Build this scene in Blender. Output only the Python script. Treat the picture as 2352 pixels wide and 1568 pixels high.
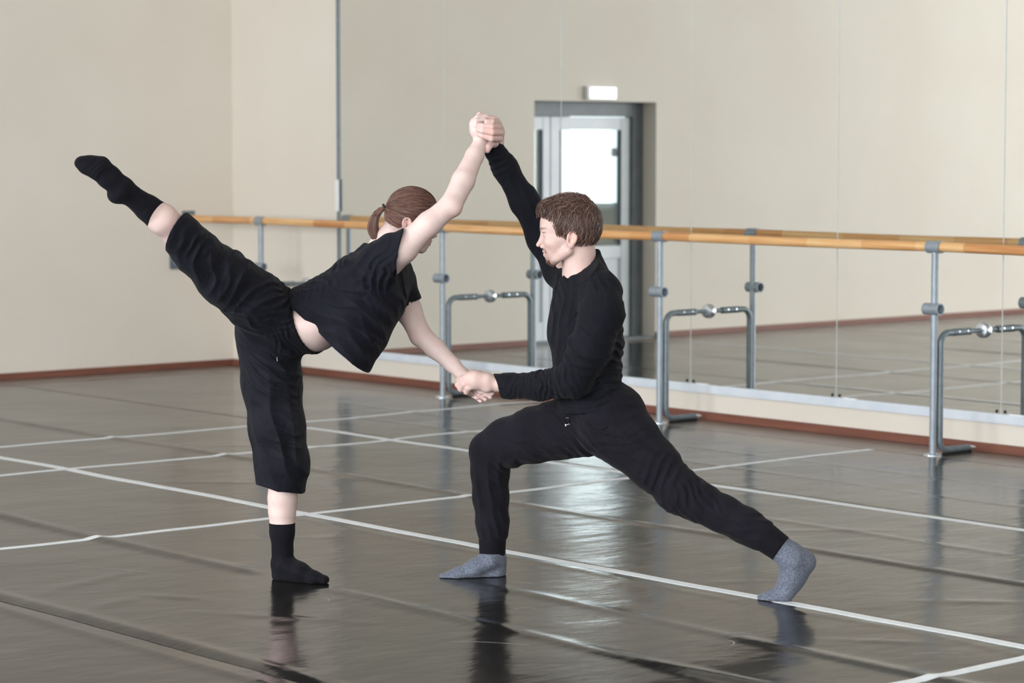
import bpy, bmesh, math, random
import numpy as np
from mathutils import Vector, Matrix

for _o in list(bpy.data.objects):
    bpy.data.objects.remove(_o)
SC = bpy.context.scene
COL = SC.collection
rad = math.radians

# ------------------------------------------------------------------ camera
# World: x runs along the mirror wall (0 = left wall), mirror wall is y = 0, room is y < 0.
FPX = 5900.0                                   # focal length in pixels of a 2352 px wide frame
YAW, PITCH = rad(49.803), rad(4.330)
CAM = np.array([15.02, -10.12, 1.53])
cam = bpy.data.cameras.new('camera')
cam.sensor_width = 36.0
cam.lens = FPX * 36.0 / 2352.0
cam.clip_end = 200
cam.dof.use_dof = True
cam.dof.focus_distance = 8.95
cam.dof.aperture_fstop = 4.0
camo = bpy.data.objects.new('camera', cam)
COL.objects.link(camo)
camo.location = CAM
camo.rotation_euler = (math.pi / 2 - PITCH, 0, YAW)
SC.camera = camo
HF = np.array([-math.sin(YAW), math.cos(YAW), 0.0])      # horizontal forward
HR = np.array([math.cos(YAW), math.sin(YAW), 0.0])       # right
UP = np.array([0.0, 0.0, 1.0])
_FW = HF * math.cos(PITCH) - UP * math.sin(PITCH)
_UU = HF * math.sin(PITCH) + UP * math.cos(PITCH)


def at(px, py, F):
    """point of the room seen at (px, py) of the photograph, F metres of floor distance in front of the camera"""
    d = _FW + HR * ((px - 1176.0) / FPX) - _UU * ((py - 784.0) / FPX)
    return CAM + d * (F / float(d @ HF))


# ------------------------------------------------------------------ world, light, exposure
world = bpy.data.worlds.new('overcast_sky')
SC.world = world
world.use_nodes = True
_wn = world.node_tree.nodes
_bg = _wn['Background']
_bg.inputs[0].default_value = (0.86, 0.93, 1.0, 1)
_bg.inputs[1].default_value = 3.8

WIN_X = [4.2, 7.6, 11.0, 14.4, 17.8, 21.2]      # window centres along the wall opposite the mirror
WIN_W, WIN_Z0, WIN_Z1 = 2.6, 0.75, 3.55
ROOM_Y = -12.9
ROOM_X = 23.0
CEIL = 4.3
for _i, _x in enumerate(WIN_X):
    _l = bpy.data.lights.new('window_daylight', 'AREA')
    _l.shape = 'RECTANGLE'
    _l.size = WIN_W - 0.1
    _l.size_y = WIN_Z1 - WIN_Z0 - 0.1
    _l.energy = 262.0 * (1.05, 1.0, 1.0, 1.0, 1.1, 1.2)[_i]
    _l.color = (0.97, 0.985, 1.0)
    _lo = bpy.data.objects.new('window_daylight', _l)
    COL.objects.link(_lo)
    _lo.location = (_x, ROOM_Y + 0.02, (WIN_Z0 + WIN_Z1) / 2)
    _lo.rotation_euler = (math.pi / 2, 0, 0)   # shines towards +y

SC.view_settings.view_transform = 'Standard'
SC.view_settings.look = 'None'
SC.view_settings.gamma = 1.0
SC.view_settings.use_curve_mapping = False
SC.view_settings.exposure = 0.04
SC.cycles.use_denoising = True
SC.cycles.use_adaptive_sampling = True
SC.cycles.adaptive_threshold = 0.025
SC.cycles.max_bounces = 8
SC.cycles.diffuse_bounces = 4
SC.cycles.glossy_bounces = 6
SC.cycles.transparent_max_bounces = 12
SC.cycles.sample_clamp_indirect = 6.0


# ------------------------------------------------------------------ materials
def srgb(r, g, b):
    def f(c):
        c /= 255.0
        return c / 12.92 if c <= 0.04045 else ((c + 0.055) / 1.055) ** 2.4
    return (f(r), f(g), f(b), 1.0)


def mat(name, col, rough=0.5, metal=0.0, **kw):
    m = bpy.data.materials.new(name)
    m.use_nodes = True
    b = m.node_tree.nodes['Principled BSDF']
    b.inputs['Base Color'].default_value = col
    b.inputs['Roughness'].default_value = rough
    b.inputs['Metallic'].default_value = metal
    for k, v in kw.items():
        b.inputs[k].default_value = v
    return m


def nodes(m):
    return m.node_tree.nodes, m.node_tree.links, m.node_tree.nodes['Principled BSDF']


def add_noise(m, scale, detail=4.0, stretch=(1, 1, 1), rot=(0, 0, 0), bump=0.0, dist=0.01, c0=None, c1=None,
              p0=0.3, p1=0.7, rough=None):
    """procedural noise on object coordinates: bump and/or a colour mix between c0 and c1"""
    n, l, b = nodes(m)
    tc = n.new('ShaderNodeTexCoord')
    mp = n.new('ShaderNodeMapping')
    mp.inputs['Scale'].default_value = stretch
    mp.inputs['Rotation'].default_value = rot
    l.new(tc.outputs['Object'], mp.inputs['Vector'])
    nz = n.new('ShaderNodeTexNoise')
    nz.inputs['Scale'].default_value = scale
    nz.inputs['Detail'].default_value = detail
    l.new(mp.outputs[0], nz.inputs['Vector'])
    if bump:
        bp = n.new('ShaderNodeBump')
        bp.inputs['Strength'].default_value = bump
        bp.inputs['Distance'].default_value = dist
        prev = b.inputs['Normal'].links
        if prev:
            l.new(prev[0].from_socket, bp.inputs['Normal'])
        l.new(nz.outputs[0], bp.inputs['Height'])
        l.new(bp.outputs[0], b.inputs['Normal'])
    if c0 is not None:
        r = n.new('ShaderNodeValToRGB')
        r.color_ramp.elements[0].position = p0
        r.color_ramp.elements[0].color = c0
        r.color_ramp.elements[1].position = p1
        r.color_ramp.elements[1].color = c1
        l.new(nz.outputs[0], r.inputs[0])
        l.new(r.outputs[0], b.inputs['Base Color'])
    if rough is not None:
        mr = n.new('ShaderNodeMapRange')
        mr.inputs[3].default_value = rough[0]
        mr.inputs[4].default_value = rough[1]
        l.new(nz.outputs[0], mr.inputs[0])
        l.new(mr.outputs[0], b.inputs['Roughness'])
    return m


M = {}
M['wall'] = add_noise(mat('beige_paint', srgb(226, 218, 206), 0.75), 1.2, 3, c0=srgb(226, 218, 207), c1=srgb(230, 224, 214))
add_noise(M['wall'], 160, 2, bump=0.12, dist=0.002)
M['ceiling'] = add_noise(mat('ceiling_paint', srgb(232, 230, 226), 0.85), 40, 2, bump=0.1, dist=0.002)
M['baseboard'] = add_noise(mat('red_brown_skirting', srgb(118, 70, 56), 0.45), 6, 4, stretch=(0.4, 0.4, 6),
                           c0=srgb(112, 68, 55), c1=srgb(132, 84, 68))
M['trim'] = add_noise(mat('pale_blue_channel', srgb(205, 214, 226), 0.45), 9, 2, c0=srgb(212, 221, 233), c1=srgb(224, 231, 240))
M['white'] = add_noise(mat('white_plastic', srgb(236, 238, 240), 0.4), 20, 2, bump=0.03, dist=0.001)
M['steel'] = add_noise(mat('grey_painted_steel', srgb(150, 161, 172), 0.38, 0.25), 30, 3, c0=srgb(143, 154, 165), c1=srgb(158, 168, 178))
M['brace'] = add_noise(mat('dark_grey_painted_steel', srgb(112, 123, 130), 0.42, 0.3), 30, 3, c0=srgb(104, 116, 124), c1=srgb(120, 131, 138))
M['chrome'] = add_noise(mat('bright_zinc', srgb(215, 222, 230), 0.22, 0.9), 30, 2, rough=(0.18, 0.3))
M['black'] = add_noise(mat('black_rubber', srgb(28, 28, 30), 0.6), 30, 2, rough=(0.5, 0.7))
M['greyframe'] = add_noise(mat('dark_grey_door_frame', srgb(112, 119, 126), 0.45), 8, 2, c0=srgb(106, 113, 120), c1=srgb(118, 125, 131))
M['leaf'] = add_noise(mat('pale_grey_door_leaf', srgb(226, 232, 240), 0.35), 8, 2, c0=srgb(222, 229, 238), c1=srgb(230, 236, 243))
M['gasket'] = add_noise(mat('dark_gasket', srgb(70, 78, 84), 0.6), 20, 2, rough=(0.5, 0.7))
M['outside'] = add_noise(mat('pale_render', srgb(222, 222, 220), 0.8), 2, 3, c0=srgb(214, 214, 212), c1=srgb(228, 228, 226))

# mirror: silvered glass
M['mirror'] = mat('silvered_mirror', (0.875, 0.89, 0.87, 1), 0.0, 1.0)
add_noise(M['mirror'], 0.35, 1, bump=0.006, dist=0.02)
M['mirror_edge'] = add_noise(mat('ground_mirror_edge', srgb(226, 232, 232), 0.35), 20, 2, c0=srgb(216, 224, 224), c1=srgb(232, 238, 238))

# glass pane: mostly clear with a faint fresnel reflection
m = bpy.data.materials.new('clear_glass')
m.use_nodes = True
n_, l_ = m.node_tree.nodes, m.node_tree.links
n_.remove(n_['Principled BSDF'])
_t = n_.new('ShaderNodeBsdfTransparent'); _t.inputs[0].default_value = (0.93, 0.96, 0.96, 1)
_g = n_.new('ShaderNodeBsdfGlossy'); _g.inputs['Roughness'].default_value = 0.02
_f = n_.new('ShaderNodeFresnel'); _f.inputs[0].default_value = 1.45
_x = n_.new('ShaderNodeMixShader')
l_.new(_f.outputs[0], _x.inputs[0]); l_.new(_t.outputs[0], _x.inputs[1]); l_.new(_g.outputs[0], _x.inputs[2])
l_.new(_x.outputs[0], n_['Material Output'].inputs[0])
M['glass'] = m

# lit sign box
m = mat('lit_sign_face', (1, 1, 1, 1), 0.4)
n_, l_, b_ = nodes(m)
b_.inputs['Emission Color'].default_value = (0.97, 1.0, 1.0, 1)
b_.inputs['Emission Strength'].default_value = 1.6
add_noise(m, 20, 1, rough=(0.3, 0.5))
M['lit'] = m

# dance vinyl
m = mat('black_dance_vinyl', srgb(52, 50, 47), 0.22)
b_ = nodes(m)[2]
b_.inputs['Specular IOR Level'].default_value = 0.28
add_noise(m, 3.0, 5, stretch=(1, 1, 1), c0=srgb(27, 26, 25), c1=srgb(36, 35, 33), p0=0.35, p1=0.7)
add_noise(m, 5.0, 3, stretch=(1.6, 0.8, 1), bump=0.24, dist=0.012)
add_noise(m, 26.0, 3, stretch=(1, 0.6, 1), rot=(0, 0, 0.5), bump=0.07, dist=0.005)
add_noise(m, 1.6, 4, rough=(0.11, 0.21))
# scuffs: thin pale scratches in the vinyl
n_, l_, b_ = nodes(m)
tc = n_.new('ShaderNodeTexCoord'); mp = n_.new('ShaderNodeMapping')
mp.inputs['Scale'].default_value = (1.0, 14.0, 1.0); mp.inputs['Rotation'].default_value = (0, 0, 0.7)
wz = n_.new('ShaderNodeTexNoise'); wz.inputs['Scale'].default_value = 7.0; wz.inputs['Detail'].default_value = 6.0
l_.new(tc.outputs['Object'], mp.inputs[0]); l_.new(mp.outputs[0], wz.inputs['Vector'])
rp = n_.new('ShaderNodeValToRGB')
rp.color_ramp.elements[0].position = 0.70; rp.color_ramp.elements[0].color = (0, 0, 0, 1)
rp.color_ramp.elements[1].position = 0.78; rp.color_ramp.elements[1].color = (1, 1, 1, 1)
l_.new(wz.outputs[0], rp.inputs[0])
mx = n_.new('ShaderNodeMix'); mx.data_type = 'RGBA'
old = b_.inputs['Base Color'].links[0].from_socket
l_.new(rp.outputs[0], mx.inputs[0]); l_.new(old, mx.inputs[6]); mx.inputs[7].default_value = srgb(72, 70, 67)
l_.new(mx.outputs[2], b_.inputs['Base Color'])
M['vinyl'] = m
M['subfloor'] = add_noise(mat('pale_grey_linoleum', srgb(120, 112, 104), 0.28), 5, 4, c0=srgb(112, 104, 96), c1=srgb(128, 120, 112))
M['tape'] = add_noise(mat('white_floor_tape', srgb(226, 232, 236), 0.35), 30, 3, c0=srgb(218, 225, 230), c1=srgb(232, 237, 240))
M['scuff'] = add_noise(mat('pale_scratch', srgb(196, 194, 190), 0.5), 60, 2, c0=srgb(180, 178, 174), c1=srgb(206, 204, 200))

# wood of the rail
m = mat('varnished_pine', srgb(214, 152, 88), 0.32)
n_, l_, b_ = nodes(m)
tc = n_.new('ShaderNodeTexCoord')
mp = n_.new('ShaderNodeMapping'); mp.inputs['Scale'].default_value = (0.8, 30, 30)
nz = n_.new('ShaderNodeTexNoise'); nz.inputs['Scale'].default_value = 3.0; nz.inputs['Detail'].default_value = 6
l_.new(tc.outputs['Object'], mp.inputs[0]); l_.new(mp.outputs[0], nz.inputs['Vector'])
mp2 = n_.new('ShaderNodeMapping'); mp2.inputs['Scale'].default_value = (2.6, 0.0, 0.0)
vo = n_.new('ShaderNodeTexVoronoi'); vo.inputs['Scale'].default_value = 1.0; vo.voronoi_dimensions = '1D'
sx = n_.new('ShaderNodeSeparateXYZ')
l_.new(tc.outputs['Object'], mp2.inputs[0]); l_.new(mp2.outputs[0], sx.inputs[0]); l_.new(sx.outputs[0], vo.inputs['W'])
ad = n_.new('ShaderNodeMath'); ad.operation = 'MULTIPLY_ADD'
sp = n_.new('ShaderNodeSeparateColor'); l_.new(vo.outputs['Color'], sp.inputs[0])
l_.new(sp.outputs[0], ad.inputs[0]); ad.inputs[1].default_value = 0.45
l_.new(nz.outputs[0], ad.inputs[2])
rp = n_.new('ShaderNodeValToRGB')
rp.color_ramp.elements[0].position = 0.35; rp.color_ramp.elements[0].color = srgb(190, 126, 76)
rp.color_ramp.elements[1].position = 1.0; rp.color_ramp.elements[1].color = srgb(238, 196, 142)
e = rp.color_ramp.elements.new(0.65); e.color = srgb(220, 164, 108)
l_.new(ad.outputs[0], rp.inputs[0]); l_.new(rp.outputs[0], b_.inputs['Base Color'])
M['wood'] = m


# ------------------------------------------------------------------ mesh helpers
class MB:
    def __init__(s):
        s.v, s.f = [], []

    def add(s, v, f):
        o = len(s.v)
        s.v += [tuple(map(float, q)) for q in v]
        s.f += [tuple(i + o for i in q) for q in f]
        return s

    def box(s, lo, hi, bev=0.0):
        x0, y0, z0 = lo
        x1, y1, z1 = hi
        if bev <= 0:
            v = [(x, y, z) for x in (x0, x1) for y in (y0, y1) for z in (z0, z1)]
            return s.add(v, [(0, 1, 3, 2), (4, 6, 7, 5), (0, 4, 5, 1), (2, 3, 7, 6), (0, 2, 6, 4), (1, 5, 7, 3)])
        bm = bmesh.new()
        bmesh.ops.create_cube(bm, size=1.0)
        for q in bm.verts:
            q.co = Vector(((x0 + x1) / 2 + q.co.x * (x1 - x0), (y0 + y1) / 2 + q.co.y * (y1 - y0), (z0 + z1) / 2 + q.co.z * (z1 - z0)))
        bmesh.ops.bevel(bm, geom=bm.edges[:], offset=bev, segments=2, affect='EDGES')
        bm.verts.index_update()
        s.add([q.co for q in bm.verts], [[q.index for q in f.verts] for f in bm.faces])
        bm.free()
        return s

    def tube(s, pts, r, n=16, caps=True, hollow=0.0):
        pts = [np.array(p, float) for p in pts]
        rs = r if isinstance(r, (list, tuple)) else [r] * len(pts)
        k = len(pts)
        ref = None
        v = []
        for i in range(k):
            d = pts[min(i + 1, k - 1)] - pts[max(i - 1, 0)]
            d = d / np.linalg.norm(d)
            if ref is None:
                ref = np.array([0, 0, 1.0]) if abs(d[2]) < 0.9 else np.array([1.0, 0, 0])
            e1 = np.cross(d, ref); e1 /= np.linalg.norm(e1)
            e2 = np.cross(e1, d); ref = e2
            for j in range(n):
                a = 2 * math.pi * j / n
                v.append(pts[i] + rs[i] * (math.cos(a) * e1 + math.sin(a) * e2))
        f = []
        for i in range(k - 1):
            for j in range(n):
                f.append((i * n + j, i * n + (j + 1) % n, (i + 1) * n + (j + 1) % n, (i + 1) * n + j))
        if caps:
            f.append(tuple(range(n))[::-1])
            f.append(tuple(range((k - 1) * n, k * n)))
        return s.add(v, f)

    def pipe(s, a, b, ro, ri, n=24):
        """an open sleeve with a real bore"""
        a, b = np.array(a, float), np.array(b, float)
        d = (b - a) / np.linalg.norm(b - a)
        ref = np.array([0, 0, 1.0]) if abs(d[2]) < 0.9 else np.array([1.0, 0, 0])
        e1 = np.cross(d, ref); e1 /= np.linalg.norm(e1); e2 = np.cross(e1, d)
        v = []
        for p, r in ((a, ro), (b, ro), (b, ri), (a, ri)):
            for j in range(n):
                t = 2 * math.pi * j / n
                v.append(p + r * (math.cos(t) * e1 + math.sin(t) * e2))
        f = []
        for i in range(4):
            for j in range(n):
                i2 = (i + 1) % 4
                f.append((i * n + j, i * n + (j + 1) % n, i2 * n + (j + 1) % n, i2 * n + j))
        return s.add(v, f)

    def build(s, name, material, parent=None, smooth=None):
        me = bpy.data.meshes.new(name)
        me.from_pydata(s.v, [], s.f)
        bm = bmesh.new(); bm.from_mesh(me)
        bmesh.ops.recalc_face_normals(bm, faces=bm.faces)
        bm.to_mesh(me); bm.free()
        me.materials.append(material)
        if smooth:
            me.polygons.foreach_set('use_smooth', [True] * len(me.polygons))
            me.set_sharp_from_angle(angle=rad(smooth))
        o = bpy.data.objects.new(name, me)
        COL.objects.link(o)
        if parent:
            o.parent = parent
            o.matrix_parent_inverse = parent.matrix_world.inverted() if False else Matrix.Translation(-Vector(parent.location))
        return o


def struct(o):
    o['kind'] = 'structure'
    return o


def empty(name, loc=(0, 0, 0)):
    o = bpy.data.objects.new(name, None)
    o.empty_display_size = 0.1
    COL.objects.link(o)
    o.location = loc
    return o


def tag(o, label, cat, group=None):
    o['label'] = label
    o['category'] = cat
    if group:
        o['group'] = group
    return o


# ------------------------------------------------------------------ the room
# floor levels: base slab, dance vinyl sheets laid in rolls along x
def hnoise(x, y, s, seed):
    r = np.random.RandomState(seed)
    g = r.rand(64, 64)
    u, v = np.asarray(x) / s + 100, np.asarray(y) / s + 100
    i, j = np.floor(u).astype(int), np.floor(v).astype(int)
    a, b = u - i, v - j
    a, b = a * a * (3 - 2 * a), b * b * (3 - 2 * b)
    q = lambda p, w: g[p % 64, w % 64]
    return (q(i, j) * (1 - a) + q(i + 1, j) * a) * (1 - b) + (q(i, j + 1) * (1 - a) + q(i + 1, j + 1) * a) * b


RIDGES = [  # (y, x0, x1, height, half width)
    (-3.03, 1.2, 15, 0.0078, 0.030), (-4.93, 2.0, 15, 0.0095, 0.034), (-4.47, 8.0, 15, 0.0070, 0.034),
    (-2.55, 6.5, 15, 0.0020, 0.03), (-1.45, 3.0, 15, 0.0018, 0.03), (-6.95, 3.0, 15, 0.006, 0.035),
    (-5.84, 2.0, 15, 0.0055, 0.030), (-5.98, 2.0, 15, 0.0045, 0.026), (-4.0, 6.0, 15, 0.0022, 0.02),
    (-1.02, 2.0, 15, 0.0015, 0.03)]
DIAG = [  # short diagonal wrinkles (x0, y0, x1, y1, height, half width)
    (7.31, -5.73, 7.12, -5.19, 0.004, 0.025), (7.71, -5.78, 7.58, -5.48, 0.005, 0.03), (7.58, -5.48, 7.80, -5.36, 0.004, 0.03),
    (8.61, -3.86, 8.79, -3.6, 0.003, 0.02), (5.0, -3.9, 5.6, -3.3, 0.003, 0.03), (6.7, -4.6, 7.0, -4.1, 0.003, 0.03),
    (9.3, -3.6, 9.7, -3.2, 0.003, 0.03), (8.0, -5.5, 8.5, -5.2, 0.004, 0.03), (4.0, -2.9, 4.6, -2.3, 0.003, 0.03),
    (9.6, -4.3, 9.9, -4.05, 0.003, 0.02), (7.9, -2.8, 8.3, -2.3, 0.002, 0.03)]


def floor_h(x, y):
    x, y = np.asarray(x, float), np.asarray(y, float)
    h = 0.0038 * (hnoise(x, y, 0.55, 1) - 0.5) + 0.0018 * (hnoise(x, y, 0.21, 2) - 0.5)
    for i, (yy, x0, x1, a, w) in enumerate(RIDGES):
        c = yy + 0.05 * (hnoise(x, y * 0 + i, 0.8, 10 + i) - 0.5)
        e = np.clip((x - x0) / 0.5, 0, 1) * np.clip((x1 - x) / 0.5, 0, 1)
        m_ = 0.35 + 1.1 * hnoise(x, y * 0 + 3 * i, 0.9, 30 + i)
        h = h + a * m_ * e * np.exp(-((y - c) / w) ** 2)
    for (x0, y0, x1, y1, a, w) in DIAG:
        dx, dy = x1 - x0, y1 - y0
        L2 = dx * dx + dy * dy
        t = np.clip(((x - x0) * dx + (y - y0) * dy) / L2, 0, 1)
        d2 = (x - x0 - t * dx) ** 2 + (y - y0 - t * dy) ** 2
        h = h + a * np.sin(np.pi * np.clip(t, 0.08, 0.92)) * np.exp(-d2 / w ** 2)
    return h + 0.004


# the dancers press the sheet flat where they stand
FEET = []


def floor_z(x, y):
    h = floor_h(x, y)
    for (fx, fy, fr) in FEET:
        d2 = (np.asarray(x) - fx) ** 2 + (np.asarray(y) - fy) ** 2
        w = np.exp(-(d2 / fr ** 2) ** 2)
        h = h * (1 - w) + 0.004 * w
    return h


for _p in (at(640, 1320, 9.02), at(715, 1330, 8.96), at(1140, 1320, 9.10), at(1050, 1326, 9.06), at(1785, 1376, 8.60)):
    FEET.append((_p[0], _p[1], 0.17))

floor = struct(MB().box((-0.4, ROOM_Y - 0.3, -0.2), (ROOM_X + 0.3, 0.3, -0.001)).build('floor', M['subfloor']))
SHEETS = [(-0.38, -1.95), (-1.953, -3.90), (-3.903, -5.90), (-5.903, -7.85), (-7.853, -9.8), (-9.803, -11.75)]
for y1, y0 in SHEETS:
    x0, x1 = 0.35, 16.5
    ny = 90 if y1 > -7 else 40
    xs = np.concatenate([np.arange(x0, 3, 0.09), np.arange(3, 11.4, 0.035), np.arange(11.4, x1 + .01, 0.3)])
    ys = np.linspace(y0 + 0.001, y1 - 0.001, ny)
    X, Y = np.meshgrid(xs, ys, indexing='ij')
    Z = floor_z(X, Y)
    edge = np.minimum(Y - y0, y1 - Y)
    Z = Z - 0.0025 * np.exp(-(edge / 0.012) ** 2)
    nv = len(xs) * ny
    idx = np.arange(nv).reshape(len(xs), ny)
    q = np.stack([idx[:-1, :-1], idx[1:, :-1], idx[1:, 1:], idx[:-1, 1:]], -1).reshape(-1, 4)
    b = MB()
    b.v = list(map(tuple, np.stack([X, Y, Z], -1).reshape(-1, 3)))
    b.f = list(map(tuple, q))
    # skirt down to the slab so that the sheet has thickness
    rim = list(idx[:, 0]) + list(idx[-1, 1:]) + list(idx[::-1, -1][1:]) + list(idx[0, ::-1][1:-1])
    o0 = len(b.v)
    b.v += [(b.v[i][0], b.v[i][1], -0.0008) for i in rim]
    for i in range(len(rim)):
        j = (i + 1) % len(rim)
        b.f.append((rim[i], rim[j], o0 + j, o0 + i))
    b.build('vinyl_sheet', M['vinyl'], floor, smooth=60)


def tape(p0, p1, w=0.045, wob=0.0, seed=0):
    p0, p1 = np.array(p0, float), np.array(p1, float)
    L = np.linalg.norm(p1 - p0)
    n = int(L / 0.03) + 2
    t = np.linspace(0, 1, n)
    c = p0 + (p1 - p0) * t[:, None]
    d = (p1 - p0) / L
    nrm = np.array([-d[1], d[0]])
    c = c + nrm * (wob * (hnoise(t * L, t * 0, 0.6, 77 + seed) - 0.5))[:, None]
    b = MB()
    for s_ in (-1, 0, 1):
        q = c + nrm * (w / 2 * s_)
        z = floor_z(q[:, 0], q[:, 1]) + 0.0014
        if s_ == 0:
            z = np.maximum(z, 0)
        b.v += [tuple(r) for r in np.column_stack([q, z])]
    for s_ in (-1, 1):
        q = c + nrm * (w / 2 * s_)
        z = floor_z(q[:, 0], q[:, 1]) + 0.0002
        b.v += [tuple(r) for r in np.column_stack([q, z])]
    for i in range(n - 1):
        b.f.append((i, i + 1, n + i + 1, n + i))
        b.f.append((n + i, n + i + 1, 2 * n + i + 1, 2 * n + i))
        b.f.append((3 * n + i, 3 * n + i + 1, i + 1, i))
        b.f.append((2 * n + i, 2 * n + i + 1, 4 * n + i + 1, 4 * n + i))
    return b.build('tape_line', M['tape'], floor, smooth=70)


tape((0.6, -3.92), (14.0, -3.90), 0.050, 0.012, 1)
tape((3.65, -1.98), (14.0, -1.985), 0.048, 0.012, 2)
tape((3.42, -7.0), (3.36, -0.03), 0.045, 0.10, 3)
tape((4.42, -7.0), (4.41, -0.9), 0.045, 0.08, 4)
tape((6.35, -7.5), (6.34, -0.40), 0.045, 0.07, 5)
tape((10.20, -7.5), (10.22, -3.6), 0.046, 0.04, 6)

# pale scratches across the vinyl
rs_ = random.Random(5)
SCR = [((6.85, -5.36), (7.36, -5.16)), ((8.2, -4.35), (8.27, -4.32)), ((9.35, -4.45), (9.42, -4.40)), ((9.42, -4.52), (9.50, -4.58)),
       ((7.9, -5.55), (7.99, -5.5)), ((9.95, -4.25), (10.05, -4.14)), ((8.0, -5.05), (8.09, -5.08)), ((6.3, -4.6), (6.36, -4.55)),
       ((8.9, -5.2), (9.1, -5.05)), ((7.2, -4.45), (7.28, -4.42)), ((5.6, -4.9), (5.75, -4.93)), ((8.6, -4.7), (8.64, -4.62))]
for (a, c) in SCR:
    a, c = np.array(a), np.array(c)
    d = (c - a) / np.linalg.norm(c - a); nn = np.array([-d[1], d[0]])
    b = MB(); k = 9
    for i in range(k):
        t = i / (k - 1)
        w = 0.0012 * math.sin(math.pi * min(max(t, .06), .94)) + 0.0003
        p = a + (c - a) * t + nn * 0.02 * math.sin(3 * t)
        for s_ in (-1, 1):
            q = p + nn * w * s_
            b.v.append((q[0], q[1], float(floor_z(q[0], q[1])) + 0.0006))
        if i:
            b.f.append((2 * i - 2, 2 * i - 1, 2 * i + 1, 2 * i))
    b.build('scratch', M['scuff'], floor)

# walls
D_Y0, D_Y1, D_Z = -4.075, -2.79, 1.885      # door opening in the left wall
wl = MB()
wl.box((-0.3, ROOM_Y - 0.3, 0), (0, D_Y0, CEIL))
wl.box((-0.3, D_Y1, 0), (0, 0.3, CEIL))
wl.box((-0.3, D_Y0, D_Z), (0, D_Y1, CEIL))
struct(wl.build('wall_left', M['wall']))
struct(MB().box((0, 0.012, 0), (ROOM_X, 0.3, CEIL)).build('wall_mirror_side', M['wall']))
struct(MB().box((ROOM_X, ROOM_Y - 0.3, 0), (ROOM_X + 0.3, 0.3, CEIL)).build('wall_right', M['wall']))
struct(MB().box((-0.3, ROOM_Y - 0.3, CEIL), (ROOM_X + 0.3, 0.3, CEIL + 0.2)).build('ceiling', M['ceiling']))
ww = MB()
xe = 0.0
for x in WIN_X:
    ww.box((xe, ROOM_Y - 0.3, 0), (x - WIN_W / 2, ROOM_Y, CEIL))
    ww.box((x - WIN_W / 2, ROOM_Y - 0.3, 0), (x + WIN_W / 2, ROOM_Y, WIN_Z0))
    ww.box((x - WIN_W / 2, ROOM_Y - 0.3, WIN_Z1), (x + WIN_W / 2, ROOM_Y, CEIL))
    xe = x + WIN_W / 2
ww.box((xe, ROOM_Y - 0.3, 0), (ROOM_X, ROOM_Y, CEIL))
struct(ww.build('wall_window_side', M['wall']))
for i, x in enumerate(WIN_X):
    w_ = struct(empty('window_%d' % (i + 1), (x, ROOM_Y - 0.15, WIN_Z0)))
    fr = MB()
    xa, xb = x - WIN_W / 2, x + WIN_W / 2
    ya, yb = ROOM_Y - 0.2, ROOM_Y - 0.12
    fr.box((xa, ya, WIN_Z0), (xa + 0.07, yb, WIN_Z1)).box((xb - 0.07, ya, WIN_Z0), (xb, yb, WIN_Z1))
    fr.box((xa + .07, ya, WIN_Z0), (xb - .07, yb, WIN_Z0 + 0.07)).box((xa + .07, ya, WIN_Z1 - 0.07), (xb - .07, yb, WIN_Z1))
    fr.box((x - 0.04, ya, WIN_Z0 + .07), (x + 0.04, yb, WIN_Z1 - .07))
    fr.build('window_frame', M['white'], w_)
    for (p, q) in ((xa + .07, x - .04), (x + .04, xb - .07)):
        MB().box((p, ya + 0.035, WIN_Z0 + .07), (q, ya + 0.045, WIN_Z1 - .07)).build('pane', M['glass'], w_)
    MB().box((xa - 0.03, ROOM_Y - 0.12, WIN_Z0 - 0.03), (xb + 0.03, ROOM_Y + 0.12, WIN_Z0), 0.006).build('window_sill', M['white'], w_)

# skirting boards
bb = 0.045
struct(MB().box((0, -0.016, 0), (ROOM_X, 0.012, bb), 0.003).build('baseboard_mirror_side', M['baseboard']))
struct(MB().box((-0.001, D_Y1, 0), (0.016, -0.016, bb), 0.003).box((-0.001, ROOM_Y, 0), (0.016, D_Y0, bb), 0.003).build('baseboard_left', M['baseboard']))
struct(MB().box((0.016, ROOM_Y - .001, 0), (ROOM_X, ROOM_Y + 0.016, bb), 0.003).build('baseboard_window_side', M['baseboard']))

# ------------------------------------------------------------------ mirror
PX0, PW, NP_ = 1.268, 1.1125, 10
MZ0, MZ1 = 0.196, 3.1
mir = tag(empty('wall_mirror', (PX0, 0, MZ0)), 'tall frameless wall mirror of butted panels behind the wooden barre', 'mirror')
for i in range(NP_):
    xa, xb = PX0 + i * PW + 0.0022, PX0 + (i + 1) * PW - 0.0022
    MB().box((xa, 0.004, MZ0), (xb, 0.0118, MZ1)).build('mirror_panel', M['mirror_edge'], mir)
    # the silvered face of the panel
    f = MB()
    f.add([(xa + .0012, 0.0036, MZ0 + .001), (xb - .0012, 0.0036, MZ0 + .001), (xb - .0012, 0.0036, MZ1), (xa + .0012, 0.0036, MZ1)], [(0, 1, 2, 3)])
    f.box((xa + .0012, 0.0036, MZ0 + .001), (xb - .0012, 0.0042, MZ1))
    f.v, f.f = f.v[4:], [tuple(k - 4 for k in q) for q in f.f[1:]]
    f.build('silvered_face', M['mirror'], mir)
    for sx_ in (-0.03, 0.022):
        if i > 1:
            MB().box((xa + sx_ - 0.004, -0.003, MZ0 + 0.006), (xa + sx_ + 0.006, 0.0035, MZ0 + 0.022), 0.0015).build('mirror_clip', M['black'], mir)
    if i > 1:
        MB().box((xa + 0.05, -0.002, MZ0), (xa + 0.14, 0.0035, MZ0 + 0.006)).build('packing_strip', M['white'], mir)
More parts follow.
